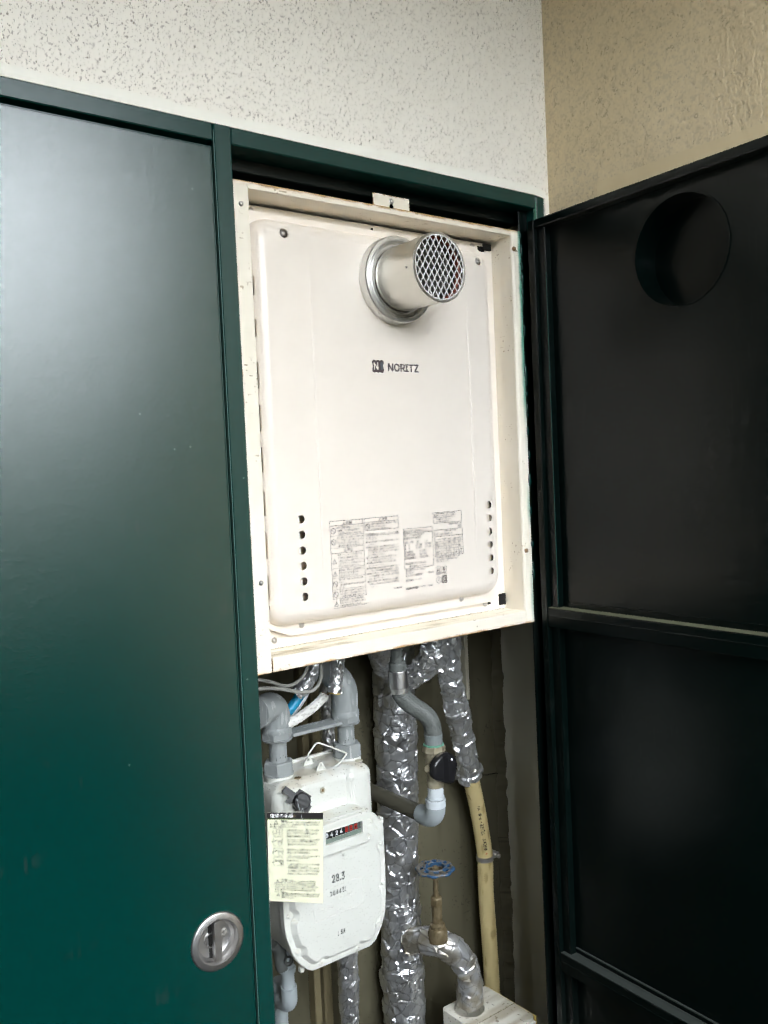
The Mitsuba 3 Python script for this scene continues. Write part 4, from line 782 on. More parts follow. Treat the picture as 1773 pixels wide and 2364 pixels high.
# ------------------------------------------------------------------ water heater
wh = thing('water_heater', 'cream wall-mounted gas water heater with round steel exhaust duct', 'water heater')
YF = 0.0250
RR = .020
X0, X1, Z0, Z1 = .0262, .4125, .0470, .5310
rings, inner = [], []
for k in range(11):
    a = k / 10 * PI / 2
    d = RR * (1 - math.sin(a)) * .95
    rings.append(rr_ring(X0 + d, X1 - d, Z0 + d, Z1 - d, .028 - d * .75, YF + RR * (1 - math.cos(a))))
    inner.append(rr_ring(X0 + d + .0011, X1 - d - .0011, Z0 + d + .0011, Z1 - d - .0011, .027 - d * .75, YF + .0012 + RR * (1 - math.cos(a))))
rings.append(rr_ring(X0, X1, Z0, Z1, .028, .0502))
inner.append(rr_ring(X0 + .0011, X1 - .0011, Z0 + .0011, Z1 - .0011, .027, .0520))
cover = to_man(loft(rings)) - to_man(loft(inner))
HZ = [.1745, .1558, .1371, .1184, .0998, .0812]
for z in HZ:
    for x in (.0747, .3871):
        cover = cover - to_man(cyl((x, YF - .01, z), (x, YF + .012, z), .0048, 28))
for z0, z1 in ((.438, .460), (.390, .411), (.330, .361), (.280, .3115), (.232, .262), (.181, .210), (.130, .162), (.081, .1115), (.048, .064)):
    cover = cover - to_man(box(.020, .0312, .0312, .0365, max(z0, .07), max(z1, .075)))
for x, z in ((.0702, .5131), (.3859, .5142)):
    cover = cover - to_man(lathe([(0, .004), (.0052, .0028), (.0068, -.002), (0, -.0021)], (x, YF, z), (0, 1, 0), 30))
cv = obj('cover', to_tri(cover), 'heater_paint', wh, smooth=32)
for x in (.0747, .3871):
    for z in HZ:
        obj('vent_hole', lathe([(.0049, -.0003), (.0055, -.0006), (.0059, .0001)], (x, YF, z), (0, 1, 0), 28), 'heater_paint', cv, smooth=50)
        obj('vent_hole_rim', lathe([(.0047, .0000), (.0047, .0016)], (x, YF, z), (0, 1, 0), 28), 'dark_void', cv)
# pressed ridges: steep towards the left, easy towards the right
for x, w, h in ((.1022, .0034, .0015), (.3588, .0042, .0024)):
    zs = np.linspace(.085, .487 if x > .2 else .513, 40)
    V, F = [], []
    for k, z in enumerate(zs):
        f = min(1, (zs[-1] - z) / .16) * min(1, (z - zs[0]) / .14)
        V += [(x, YF + .0001, z), (x + .0016 * (.4 + .6 * f), YF - h * f, z), (x + w * (.7 + .3 * f), YF + .0001, z)]
    for k in range(len(zs) - 1):
        a = 3 * k
        F += [(a, a + 1, a + 4), (a, a + 4, a + 3), (a + 1, a + 2, a + 5), (a + 1, a + 5, a + 4)]
    obj('pressed_ridge', trimesh.Trimesh(V, F, process=False), 'heater_paint', cv, smooth=20)
def pan_screw(x, y, z, parent, r=.0040, mt='screw_steel'):
    obj('screw', lathe([(0, -.0022), (r * .22, -.0021), (r * .3, -.0014), (r * .45, -.0021), (r * .8, -.0013), (r, .0004)], (x, y, z), (0, 1, 0), 24), mt, parent, smooth=40)
pan_screw(.0702, YF + .0028, .5131, wh)
pan_screw(.3859, YF + .0028, .5142, wh)
# lower lip of the cover with clipped corners, back plate, casing
lip = sg.Polygon([(.0270, .060), (.0270, .0470), (.0440, .0415), (.0650, .0330), (.4000, .0335), (.4190, .0415), (.4240, .0520), (.4190, .060)])
lipu = sg.Polygon([(.030, .52), (.030, .5385), (.036, .5405), (.400, .5405), (.409, .536), (.412, .52)])
obj('cover_lip', prism(lip, .0455, .0520), 'heater_paint', wh)
obj('upper_lip', prism(lipu, .0470, .0520), 'heater_paint', wh)
obj('back_plate', cat(prism(sg.box(.0200, .0190, .4428, .5500).difference(unary_union([sg.box(.4150, .5380, .4300, .5460)])), .0560, .0575)), 'heater_paint', wh)
for x, z in ((.0810, .0440), (.3464, .0444)): pan_screw(x, .0450, z, wh)
for x, z in ((.0443, .5432), (.4043, .5440), (.0477, .0285), (.4020, .0290)): pan_screw(x, .0555, z, wh, .0042)
obj('slot', box(.4060, .4125, .0552, .0561, .0282, .0312), 'dark_void', wh)
obj('slot', box(.2232, .2262, .0552, .0561, .5425, .5460), 'dark_void', wh)
obj('casing', box(.0215, .4425, .0585, .240, .0035, .5480), 'black_rubber', wh)
obj('sealing_pad', box(.4250, .4405, .0530, .0600, .5405, .5500, .001), 'black_rubber', wh)
obj('sealing_pad', box(.4300, .4425, .0530, .0600, .0245, .0410, .001), 'black_rubber', wh)
obj('inner_baffle', cat(*[box(.0750, .0772, YF + .0075, YF + .0085, z - .006, z + .006) for z in HZ]), 'white_border', wh)

# exhaust duct
CX, CZ, YE = .2323, .4712, -.0655
du = obj('exhaust_duct', lathe([(.0385, .030), (.0392, .0098), (.0408, .0060), (.0408, -.040), (.0414, -.0405), (.0414, YE + .0015), (.0424, YE), (.0416, YE - .0008), (.0392, YE - .0006), (.0388, YE + .004), (.0388, .03)],
         (CX, 0, CZ), (0, 1, 0), 96), 'duct_steel', wh, smooth=35)
labels[du] = {'label': 'round steel exhaust duct with diamond grille'}
obj('flange', lathe([(.0545, YF + .0004), (.0553, YF - .0010), (.0553, .0115), (.0543, .0100), (.0510, .0098), (.0500, .0112), (.0488, .0100), (.0470, .0090), (.0455, .0102), (.0440, .0120), (.0420, .0120), (.0402, .0125)], (CX, 0, CZ), (0, 1, 0), 96), 'steel', du, smooth=28)
disc = sg.Point(CX, CZ).buffer(.0412, quad_segs=24)
bars = []
for a in (57, -57):
    for k in range(-12, 13):
        bars.append(sa.rotate(sg.box(CX - .08, CZ + k * .00765 - .00054, CX + .08, CZ + k * .00765 + .00054), a, origin=(CX, CZ)))
rim = disc.difference(sg.Point(CX, CZ).buffer(.0382, quad_segs=24))
grille = unary_union([unary_union(bars).intersection(disc), rim]).buffer(.0004, quad_segs=2).buffer(-.0003, quad_segs=2)
obj('grille', prism(grille, YE - .0006, YE + .0004), 'grille_grey', du)
obj('seal_ring', lathe([(.0384, YE + .006), (.0370, YE + .007), (.0370, YE + .013), (.0386, YE + .014)], (CX, 0, CZ), (0, 1, 0), 64), 'silicone_red', du, smooth=40)
obj('inner_pipe', lathe([(.0300, YE + .018), (.0305, YE + .018), (.0305, .030), (.0300, .030), (.0300, YE + .018)], (CX, 0, CZ), (0, 1, 0), 64), 'screw_steel', du, smooth=40)
obj('end_plate', lathe([(0, .020), (.0386, .020)], (CX, 0, CZ), (0, 1, 0), 48), 'dark_void', du)
obj('rivet', lathe([(0, .0013), (.0012, .0011), (.0020, 0)], (CX - .0414 * math.cos(.05), -.052, CZ - .0015), (-1, 0, 0.02), 20), 'screw_steel', du, smooth=60)

# maker's mark and lettering
LZ0 = .3556
lob = unary_union([sg.Point(.1953 + .0058 * i, LZ0 + .0013 + .0092 * j).buffer(.0036 if i < 2 else .0036) for i in range(3) for j in range(2)] + [sg.box(.1925, LZ0 + .0012, .2088, LZ0 + .0105)])
nn = unary_union([sg.box(.1944, LZ0 + .0012, .1960, LZ0 + .0108), sg.box(.2000, LZ0 + .0012, .2016, LZ0 + .0108), sg.Polygon([(.1944, LZ0 + .0108), (.1962, LZ0 + .0108), (.2016, LZ0 + .0012), (.1998, LZ0 + .0012)])])
yp = YF - .0003
fxz = lambda y: (lambda u, v: (u, y, v))
obj('emblem', poly_tris(lob.difference(nn), fxz(yp)), 'logo_ink', cv)
obj('emblem_light', poly_tris(unary_union([sg.Point(.2073, LZ0 + .0035).buffer(.0022), sg.Point(.2071, LZ0 + .0098).buffer(.0022), sg.box(.2050, LZ0 + .0035, .2090, LZ0 + .0098)]), fxz(yp - .0002)), 'logo_ink_pale', cv)
letters('NORITZ', .2160, yp, LZ0 + .0006, .0095, 'logo_ink', cv, width=.0520)


# printed notices
def notice(name, rects, polys=()):
    ms = [quad_mesh(rects, fxz(yp))] + [poly_tris(p, fxz(yp)) for p in polys]
    return obj(name, cat(*ms), 'print_ink', cv)


TX = TEXTS
t_ = .00055
R, Q = [], []
ua, ub = .1152, .1662
R += frame_rects(ua, .0728, ub, .1693, t_)


def head(u, v, word, h=.0046):
    Q.append(warn_tri(u - .0052, v - .0004, .0046))
    return text_rects(word, u, v, h)


R += head(.1396, .1640, TX['danger'])
z = .1630
R.append((ua, z, ub, z + t_))
for key, lh, icon in (('a1', .00375, 'p'), ('a2', .0035, 'p'), ('WARN', 0, ''), ('a3', .0035, 't'), ('a4', .0036, 't'), ('a5', .0033, 'p'), ('a6', .0034, 'p'), ('a7', .0034, 't')):
    if key == 'WARN':
        R += head(.1396, z - .0050, TX['warn'])
        z -= .0066
        R.append((ua, z, ub, z + t_))
        continue
    lines = TX[key]
    top = z
    for i, s in enumerate(lines):
        z -= lh
        R += text_rects(s, .1252, z, lh * .74, width=.0400)
    z -= .0011
    R.append((ua, z, ub, z + t_ * .7))
    m = (top + z) / 2
    Q.append(prohibit(.1202, m, .0074) if icon == 'p' else warn_tri(.1165, m - .0034, .0072))
notice('warning_print', R, Q)
R, Q = [], []
R += frame_rects(.1684, .1535, .2229, .1697, t_)
R.append((.1684, .1640, .2229, .1640 + t_))
R += head(.1958, .1650, TX['caution'])
for i, s in enumerate(TX['b1']): R += text_rects(s, .1785, .1605 - i * .0032, .0025, width=.0430)
Q.append(prohibit(.1733, .1588, .0076))
R += text_rects(TX['c0'][0], .1690, .1462, .0043, width=.0535) + text_rects(TX['c0'][1], .1690, .1416, .0043)
z = .1380
for s in TX['c1']:
    R += text_rects(s, .1690 if s[0] == '●' else .1718, z, .0024, width=.0530 if s[0] == '●' else .0502)
    z -= .00335
R += text_rects(TX['c2'], .2105, .0752, .0027)
notice('caution_print', R, Q)
R, Q = [], []
R += frame_rects(.2302, .0988, .2806, .1517, .0006) + [(.2302, .1450, .2806, .1458)]
R += text_rects(TX['d0'], .2312, .1464, .0036, width=.0400)
for i, s in enumerate(TX['d1']): R += text_rects(s, .2312, .1412 - i * .0040, .0035, width=.036)
for i, row in enumerate(TX['d2']):
    for s, u in zip(row, (.2312, .2500, .2655)): R += text_rects(s, u, .1320 - i * .0040, .0034, width=.0150)
for i, row in enumerate(TX['d3']):
    for s, u in zip(row, (.2312, .2560)): R += text_rects(s, u, .1192 - i * .0040, .0035, width=.0190)
R += text_rects(TX['d4'][0], .2318, .1040, .0034) + text_rects(TX['d4'][1], .2340, .1000, .0036, width=.035)
for i, s in enumerate(TX['d5']): R += text_rects(s, .2312, .0953 - i * .0034, .0032, width=.033)
R += text_rects(TX['d6'], .2700, .0895, .0033) + text_rects(TX['d7'], .2312, .0822, .0034)
for k in range(24): R.append((.2312 + k * .00088, .0716, .2312 + k * .00088 + (.00062 if k % 3 else .00035), .0745))
R += text_rects(TX['d8'][0], .2575, .0722, .0030) + text_rects(TX['d8'][1], .2690, .0722, .0030)
notice('rating_print', R, Q)
R, Q = [], []
R += frame_rects(.2824, .1550, .3345, .1699, t_)
for i, s in enumerate(TX['e1']): R += text_rects(s, .2880, .1670 - i * .0027, .0021, width=.0455)
Q.append(warn_tri(.2832, .1630, .0050))
R += text_rects(TX['e2'][0], .3105, .1516, .0028, width=.023) + text_rects(TX['e2'][1], .3245, .1478, .0035)
R += frame_rects(.2836, .1105, .3352, .1463, t_) + [(.2836, .1368, .3352, .1375)]
R += text_rects(TX['f0'][0], .3010, .1428, .0032) + text_rects(TX['f0'][1], .2850, .1388, .0030, width=.040)
for i in range(7): R.append((.2836, .1334 - i * .0033, .3352, .1338 - i * .0033))
for i, u in enumerate((.2945, .2990, .3035, .3080, .3125, .3170, .3215, .3260, .3305)): R.append((u, .1105, u + .0004, .1338))
for i in range(7):
    for j, u in enumerate((.2840, .2995, .3083, .3175, .3263)):
        if (i * 3 + j) % 4: R += text_rects(TX['f1'][i % 3][j * 2:j * 2 + (3 if j == 0 else 1)], u + .0003, .1311 - i * .0033, .0026)
for i, s in enumerate(TX['f1']): R += text_rects(s, .2850, .1078 - i * .0029, .0023, width=.050)
for k, (u, v) in enumerate(((.2836, .0862), (.2938, .0862))):
    Q.append(rrect(u, u + .0090, v, v + .0105, .001).difference(rrect(u + .0005, u + .0085, v + .0005, v + .0100, .0007)))
    Q.append(sg.Point(u + .0045, v + .0066).buffer(.0024).difference(sg.Point(u + .0045, v + .0066).buffer(.0009)) if k else unary_union([sg.box(u + .0022, v + .003, u + .0032, v + .009), sg.box(u + .0058, v + .003, u + .0068, v + .009), sg.box(u + .0030, v + .005, u + .0060, v + .0062)]))
    R.append((u + .0012, v + .0014, u + .0078, v + .0026))
Q.append(sg.Point(.2884, .0788).buffer(.0048).difference(sg.Point(.2884, .0788).buffer(.0043)))
R += text_rects('PSTG'[:2] if 'P' in GLYPHS else '10', .2862, .0790, .0036) + text_rects('TG' if 'T' in GLYPHS and 'G' in GLYPHS else '10', .2862, .0752, .0036)
Q.append(sg.box(.2938, .0738, .3030, .0842).difference(unary_union([sg.box(.2950, .0766, .2958, .0828), sg.box(.2950, .0766, .2972, .0774), sg.Point(.2995, .0800).buffer(.0026).difference(sg.Point(.2995, .0800).buffer(.0017)), sg.box(.2962, .0748, .3012, .0758)])))
notice('maintenance_print', R, Q)

# ------------------------------------------------------------------ gas meter
gm = thing('gas_meter', 'white gas meter with number counter hanging from two grey pipes', 'gas meter')
YM = .0980
flp = sg.Polygon([(.0634, -.255), (.0634, -.340), (.0655, -.3605), (.0731, -.3855), (.0822, -.4005), (.0949, -.4135), (.1010, -.4168), (.1030, -.4180), (.1900, -.4183), (.1985, -.4195), (.2000, -.4165),
                  (.2062, -.4140), (.2170, -.3980), (.2244, -.3798), (.2271, -.3548), (.2280, -.3188), (.2276, -.2690), (.2276, -.2540), (.2190, -.2480), (.2150, -.2350), (.0760, -.2350), (.0640, -.2480)]).buffer(-.014, quad_segs=16).buffer(.014, quad_segs=16)
cc = (.1457, -.3260)
SCR = [(.0705, -.3352), (.0799, -.3856), (.1163, -.4125), (.1760, -.4138), (.2124, -.3892), (.2216, -.3386), (.2222, -.2838)]
bodyp = unary_union([rrect(.0680, .2235, -.330, -.1700, .020), flp.buffer(-.004)])
cb = (.1457, -.29)
br = []
for k in range(8):
    a = k / 7 * PI / 2
    br.append(star_ring(bodyp.buffer(-.016 * (1 - math.sin(a))), cb, .1050 + .016 * (1 - math.cos(a))))
br += [star_ring(bodyp, cb, .178), star_ring(bodyp.buffer(-.004), cb, .186)]
lobes = [m3.Manifold.batch_hull([m3.Manifold.sphere(.014, 28).translate((x, .1130, z)) for x in (xa, xb) for z in (-.1855, -.262)]) for xa, xb in ((.090, .098), (.188, .206))]
body = to_man(loft(br))
for l in lobes: body = body + l
bd = obj('body', to_tri(body), 'meter_paint', gm, smooth=40)
obj('back_rim', prism(bodyp.buffer(.0035).difference(bodyp.buffer(-.003)), .1760, .1800), 'meter_paint', gm)
obj('front_flange', loft([star_ring(flp.buffer(-.0012), cc, YM - .0052), star_ring(flp, cc, YM - .0042), star_ring(flp, cc, YM + .0048), star_ring(flp.buffer(-.001), cc, YM + .0056)]), 'meter_paint', gm, smooth=25)
scal = unary_union([sg.Point(x, z).buffer(.0070) for x, z in SCR])
dishp = flp.buffer(-.0085).difference(scal).buffer(-.003).buffer(.003).buffer(.002).buffer(-.002)
dr_ = []
for ins, y in ((-.001, YM - .0046), (0.0, YM - .0060), (.0035, YM - .0100), (.0048, YM - .0118), (.0065, YM - .0122)):
    dr_.append(star_ring(dishp.buffer(-ins) if ins > 0 else dishp.buffer(-ins), cc, y, 260))
cp = obj('front_plate', loft(dr_), 'meter_paint', gm, smooth=35)
YP = YM - .0122
for x, z in SCR:
    obj('screw', cat(lathe([(.0022, -.0010), (.0036, -.0009), (.0040, .0004)], (x, YM - .0052, z), (0, 1, 0), 20), lathe([(0, -.0026), (.0013, -.0024), (.0019, -.0014), (.0022, .0002)], (x, YM - .0052, z), (0, 1, 0), 18)), 'meter_paint', gm, smooth=50)
letters('28.3', .1330, YP - .0001, -.3085, .0098, 'meter_print', cp, name='print', width=.0215, depth=.0003)
for k, ch in enumerate('204451'):
    letters(ch, .1297 + k * .0049, YP - .0001, -.3254, .0064, 'meter_print', cp, name='serial_digit', bold=True, width=.0012 if ch == '1' else .0033, depth=.0003)
for k, ch in enumerate('15A'):
    letters(ch, .1392 + k * .0044, YP - .0001, -.3806, .0060, 'meter_print', cp, name='size_mark', bold=True, width=.0012 if ch == '1' else .0033, depth=.0003)
obj('embossed_frame', quad_mesh([], fxz(YP)) if False else prism(sg.box(.1035, -.3520, .1830, -.3140).difference(sg.box(.1039, -.3516, .1826, -.3144)), YP - .0004, YP + .0004), 'meter_paint', cp)
for s, x, z, h in (('N 4 S 2.5', .1100, -.3410, .0040), ('10 L/REV', .1430, -.3330, .0040), ('3.5', .1400, -.3470, .0040)):
    letters(s, x, YP - .0000, z, h, 'meter_paint', cp, name='embossed_mark', bold=False, depth=.0005)
# counter housing: sloped dusty top, bezel window
hx0, hx1, hz0, hz1, hy = .1060, .1872, -.2652, -.2232, .0745
house = m3.Manifold.hull_points(np.array([(hx0, hy + .0012, hz0), (hx1, hy + .0012, hz0), (hx0, hy + .0012, hz1), (hx1, hy + .0012, hz1), (hx0 + .001, hy, hz0 + .001), (hx1 - .001, hy, hz0 + .001), (hx0 + .001, hy, hz1 - .001), (hx1 - .001, hy, hz1 - .001),
                                          (hx0 - .002, .104, hz0 - .001), (hx1 + .002, .104, hz0 - .001), (hx0 + .004, .109, -.2185), (hx1 - .002, .109, -.2185)]))
house = house - to_man(prism(rrect(.1196, .1788, -.2508, -.2340, .0012), hy - .01, hy + .0085))
hs = obj('counter_housing', to_tri(house), 'meter_paint', gm)
obj('bezel', prism(rrect(.1180, .1803, -.2524, -.2325, .002).difference(rrect(.1196, .1788, -.2508, -.2340, .0012)), hy - .0008, hy + .001), 'meter_paint', hs)
obj('top_step', box(.1250, .1850, .080, .0815, -.2228, -.2212, .0004), 'meter_paint', hs)
obj('drum_panel', quad_mesh([(.1196, -.2452, .1530, -.2340)], fxz(hy + .0040)), 'drum_black', hs)
obj('dial_panel', quad_mesh([(.1530, -.2452, .1788, -.2340)], fxz(hy + .0042)), 'dial_grey', hs)
obj('lower_sight', quad_mesh([(.1196, -.2508, .1788, -.2452)], fxz(hy + .0030)), 'dial_green', hs)
for k, (s, u) in enumerate(zip('0424', (.1222, .1297, .1374, .1449))):
    letters(s, u, hy + .0038, -.2434, .0058, 'digit_white', hs, name='digit', bold=True, width=.0042, depth=.0002)
for s, u in zip('548', (.1540, .1612, .1690)):
    obj('red_digit_ground', quad_mesh([(u - .0006, -.2440, u + .0042, -.2372)], fxz(hy + .0040)), 'digit_red', hs)
    letters(s, u, hy + .0037, -.2428, .0046, 'tag_black', hs, name='red_digit', bold=False, width=.0030, depth=.0002)
obj('window_pane', quad_mesh([(.1196, -.2508, .1788, -.2340)], fxz(hy + .0008)), 'meter_glass', hs)
for x, z in ((.1905, -.2285), (.1922, -.2640)):
    er = obj('mounting_ear', box(.1840, x + .0055, .0800, .0900, z - .0052, z + .0052, .002), 'meter_paint', hs)
    obj('screw', cat(lathe([(.0022, -.0010), (.0038, -.0009), (.0040, .0004)], (x, .0800, z), (0, 1, 0), 20), lathe([(0, -.0022), (.0018, -.0018), (.0022, .0002)], (x, .08, z), (0, 1, 0), 18)), 'meter_paint', er, smooth=50)
obj('seal_lug', cat(box(.1480, .1508, .083, .0855, -.2715, -.2675, .0006), box(.1512, .1542, .082, .0850, -.2765, -.2735, .0006)), 'meter_paint', gm)
obj('reset_port', lathe([(.0020, .0030), (.0022, -.0012), (.0036, -.0016), (.0042, .0004)], (.1379, .1040, -.1905), (0, 1, 0), 28), 'pale_plastic', gm, smooth=50)
obj('reset_core', lathe([(0, -.0006), (.0014, -.0004), (.0021, .0016)], (.1379, .1040, -.1905), (0, 1, 0), 20), 'rusty_screw', gm, smooth=50)
obj('side_lug', box(.2230, .2295, .0935, .1030, -.2575, -.2480, .0015), 'meter_paint', gm)
obj('foot_lug', box(.0885, .0950, .100, .108, -.4195, -.4110, .0015), 'meter_paint', gm)
for y, x in ((.154, .1500), (.121, .1485)):
    ear = sg.Polygon([(x - .0085, -.1715), (x + .0085, -.1715), (x + .0032, -.1600), (x, -.1588), (x - .0032, -.1600)]).difference(sg.Point(x, -.1632).buffer(.0016))
    obj('bail_lug', prism(ear, y, y + .0016), 'meter_paint', gm)
bl = obj('bail_handle', tube([(.1500, .154, -.1632), (.1490, .150, -.1618), (.1452, .147, -.1560), (.1448, .146, -.1530), (.1480, .146, -.1500), (.1560, .146, -.1425), (.1600, .145, -.1405), (.1640, .143, -.1418), (.1780, .134, -.1490), (.1900, .124, -.1560), (.1915, .122, -.1575), (.1900, .122, -.1592), (.1800, .121, -.1660), (.1690, .121, -.1700)], .0013, 12, 130), 'meter_paint', gm, smooth=60)
PX = (.0950, .2060)
for x in PX:
    obj('collar', lathe([(.0195, -.006), (.0190, .0015), (.0176, .0036), (0, .0036)], (x, .1420, -.1700), (0, 0, 1), 40), 'meter_paint', gm, smooth=40)
obj('rating_disc', lathe([(0, .0008), (.0055, .0007), (.0058, 0)], (.2085, .118, -.1703), (0, 0, 1), 24), 'pale_plastic', gm)
obj('rating_disc', lathe([(0, .0008), (.0045, .0007), (.0048, 0)], (.1090, .118, -.1703), (0, 0, 1), 24), 'brass', gm)

# gas pipes above the meter
GY = .1420
for k, x in enumerate(PX):
    gp_ = thing('gas_pipe', ('grey painted gas pipe elbow above the left side of the gas meter', 'grey painted gas pipe elbow above the right side of the gas meter')[k], 'gas pipe', 'grey painted gas pipes feeding the meter')
    zs_ = -.1664
    obj('union_nut', cat(hexnut((x, GY, zs_), (0, 0, 1), .0205, .0175, 6, .0016, .42 + .2 * k), lathe([(0, 0), (.0200, 0), (.0196, .0028), (0, .0028)], (x, GY, zs_ - .0004), (0, 0, 1), 36)), 'grey_pipe', gp_)
    nip = lathe([(.0120, 0), (.0118, .030), (.0125, .0302)], (x, GY, zs_ + .017), (0, 0, 1), 36)
    obj('nipple', nip, 'grey_pipe', gp_, smooth=40)
    obj('paint_runs', cat(*[tube([(x + .0119 * math.cos(a), GY + .0119 * math.sin(a), zs_ + .0175 + h), (x + .0121 * math.cos(a + .04), GY + .0121 * math.sin(a + .04), zs_ + .0225 + h * .5)], .0005, 6, 8) for a, h in ((-1.9, .006), (-1.5, .009), (-1.2, .004), (-2.3, .003))]), 'flex_grey', gp_)
    obj('flange_nut', cat(hexnut((x, GY, -.1195), (0, 0, 1), .0205, .0105, 6, .0014, .3 + .3 * k), lathe([(0, 0), (.0192, 0), (.0205, .0025), (0, .003)], (x, GY, -.1215), (0, 0, 1), 36)), 'grey_pipe', gp_)
    if k == 0:
        path = [(x, GY, -.110), (x, GY, -.096), (x - .001, GY - .001, -.086), (x - .008, GY - .004, -.0755), (x - .022, GY - .010, -.0735), (x - .034, GY - .016, -.0735)]
    else:
        path = [(x, GY, -.110), (x, GY, -.092), (x, GY + .000, -.078), (x - .004, GY + .004, -.062), (x - .014, GY + .012, -.048), (x - .020, GY + .016, -.030), (x - .022, GY + .018, .0)]
    obj('elbow', cat(tube(path, .0188, 36, 60), lathe([(0, 0), (.0200, .0), (.0200, .006), (.0188, .0075)], (x, GY, -.1100), (0, 0, 1), 40)), 'grey_pipe', gp_, smooth=50)
    if k == 0: obj('socket_rim', tube([path[-1], (x - .042, GY - .020, -.0735)], .0208, 36, 6), 'grey_pipe', gp_, smooth=40)
tag(obj('pipe_strap', box(.1120, .1925, .128, .156, -.1188, -.1140, .0008), 'grey_pipe'), 'flat grey steel strap joining the two gas pipes above the meter', 'strap')

# black reset cap and instruction tag
ck = thing('reset_cap', 'black plastic screw cap hanging in front of the gas meter', 'cap')
ax = np.array([-.30, -.93, .22]); ax /= np.linalg.norm(ax)
c0 = np.array([.0982, .0965, -.1920])
obj('cap', cat(lathe([(0, 0), (.0112, 0), (.0120, .0018), (.0117, .0095), (.0106, .0120), (.0098, .0124), (.0096, .0108), (0, .0108)], c0 - ax * .0, ax, 18), hexnut(c0 - ax * .002, ax, .0146, .0065, 5, .001, .9)), 'black_plastic', ck, smooth=25)
a_, b_, w_ = frame_to(ax)
gx = np.array([.8, -.28, -.5]); gx -= ax * (gx @ ax); gx /= np.linalg.norm(gx)
gy = np.cross(ax, gx)
def obox(c, u, v, w, a, b, d):
    return hull([np.asarray(c) + i * u * a + j * v * b + k * w * d for i in (-1, 1) for j in (-1, 1) for k in (-1, 1)])
obj('grip_bar', cat(obox(c0 + ax * .0135 + gy * .0030, gx, gy, ax, .0092, .0013, .0040), obox(c0 + ax * .0135 - gy * .0030, gx, gy, ax, .0080, .0011, .0035)), 'black_plastic', ck)
sd = np.array([-.72, .12, .66]); sd -= ax * (sd @ ax); sd /= np.linalg.norm(sd); se = np.cross(ax, sd)
obj('strap_tab', cat(obox(c0 + sd * .0175 + ax * .006, sd, se, ax, .0105, .0042, .0030), obox(c0 + sd * .0140 + se * .0075 + ax * .0065, sd, se, ax, .0028, .0036, .0030), obox(c0 - sd * .0110 + se * .0040 + ax * .003, sd, se, ax, .0045, .0060, .0030)), 'black_plastic', ck)

TLc, TRc, BRc, BLc = (np.array(q) for q in ([.0285, .0609, -.1795], [.0866, .0261, -.1858], [.0821, .0288, -.2989], [.0264, .0622, -.2886]))
nt = np.cross(TRc - TLc, BLc - TLc); nt /= np.linalg.norm(nt)
if nt @ (np.array(EYE) - TLc) < 0: nt = -nt


def tmap(lift):
    def f(u, v):
        """u from 0 (left) to 1, v from 0 (top) to 1 (bottom)."""
        q = (TLc * (1 - u) + TRc * u) * (1 - v) + (BLc * (1 - u) + BRc * u) * v
        return q + nt * (lift + .0022 * math.sin(PI * v) * (1 - u) - .0016 * v * v * u)
    return f


def sheet(u0, u1, v0, v1, lift, thick, nu=10, nv=16):
    us, vs = np.linspace(u0, u1, nu), np.linspace(v0, v1, nv)
    f, g = tmap(lift), tmap(lift - thick)
    A = np.array([[f(u, v) for u in us] for v in vs]).reshape(-1, 3)
    Bk = np.array([[g(u, v) for u in us] for v in vs]).reshape(-1, 3)
    F = []
    N = nu * nv
    for i in range(nv - 1):
        for j in range(nu - 1):
            a = i * nu + j
            F += [(a, a + nu, a + nu + 1), (a, a + nu + 1, a + 1), (N + a, N + a + nu + 1, N + a + nu), (N + a, N + a + 1, N + a + nu + 1)]
    edge = [(0 * nu + j, 0 * nu + j + 1) for j in range(nu - 1)] + [((i) * nu + nu - 1, (i + 1) * nu + nu - 1) for i in range(nv - 1)] + [((nv - 1) * nu + j + 1, (nv - 1) * nu + j) for j in range(nu - 1)] + [((i + 1) * nu, i * nu) for i in range(nv - 1)]
    for a, b in edge: F += [(a, b, N + b), (a, N + b, N + a)]
    return trimesh.Trimesh(np.vstack([A, Bk]), F, process=False)


it = thing('instruction_tag', 'pale yellow instruction tag with black heading hanging on the gas meter', 'tag')
obj('card', sheet(0, 1, 0, 1, 0, .0005), 'tag_paper', it)
obj('heading_band', sheet(0, 1, 0, .0655, .0002, .0003, 10, 4), 'tag_black', it)
obj('heading_line', sheet(0, 1, .0655, .0745, .0002, .0003, 10, 3), 'tag_green', it)
TW, TH = .0680, .1130
S = lambda rects: [(a / TW, b / TH, c / TW, d / TH) for a, b, c, d in rects]


def trects(s, x, y, h, width=None):
    """Text with its base line y metres below the top of the tag."""
    return S([(a, y - d, c, y - b) for a, b, c, d in text_rects(s, x, 0, h, width)])


def tag_print(rects, mat, name, polys=()):
    f = tmap(.0005)
    ms = [quad_mesh(rects, f)] if rects else []
    ms += [poly_tris(sa.scale(p, 1 / TW, 1 / TH, origin=(0, 0)), f) for p in polys]
    return obj(name, cat(*ms), mat, it)


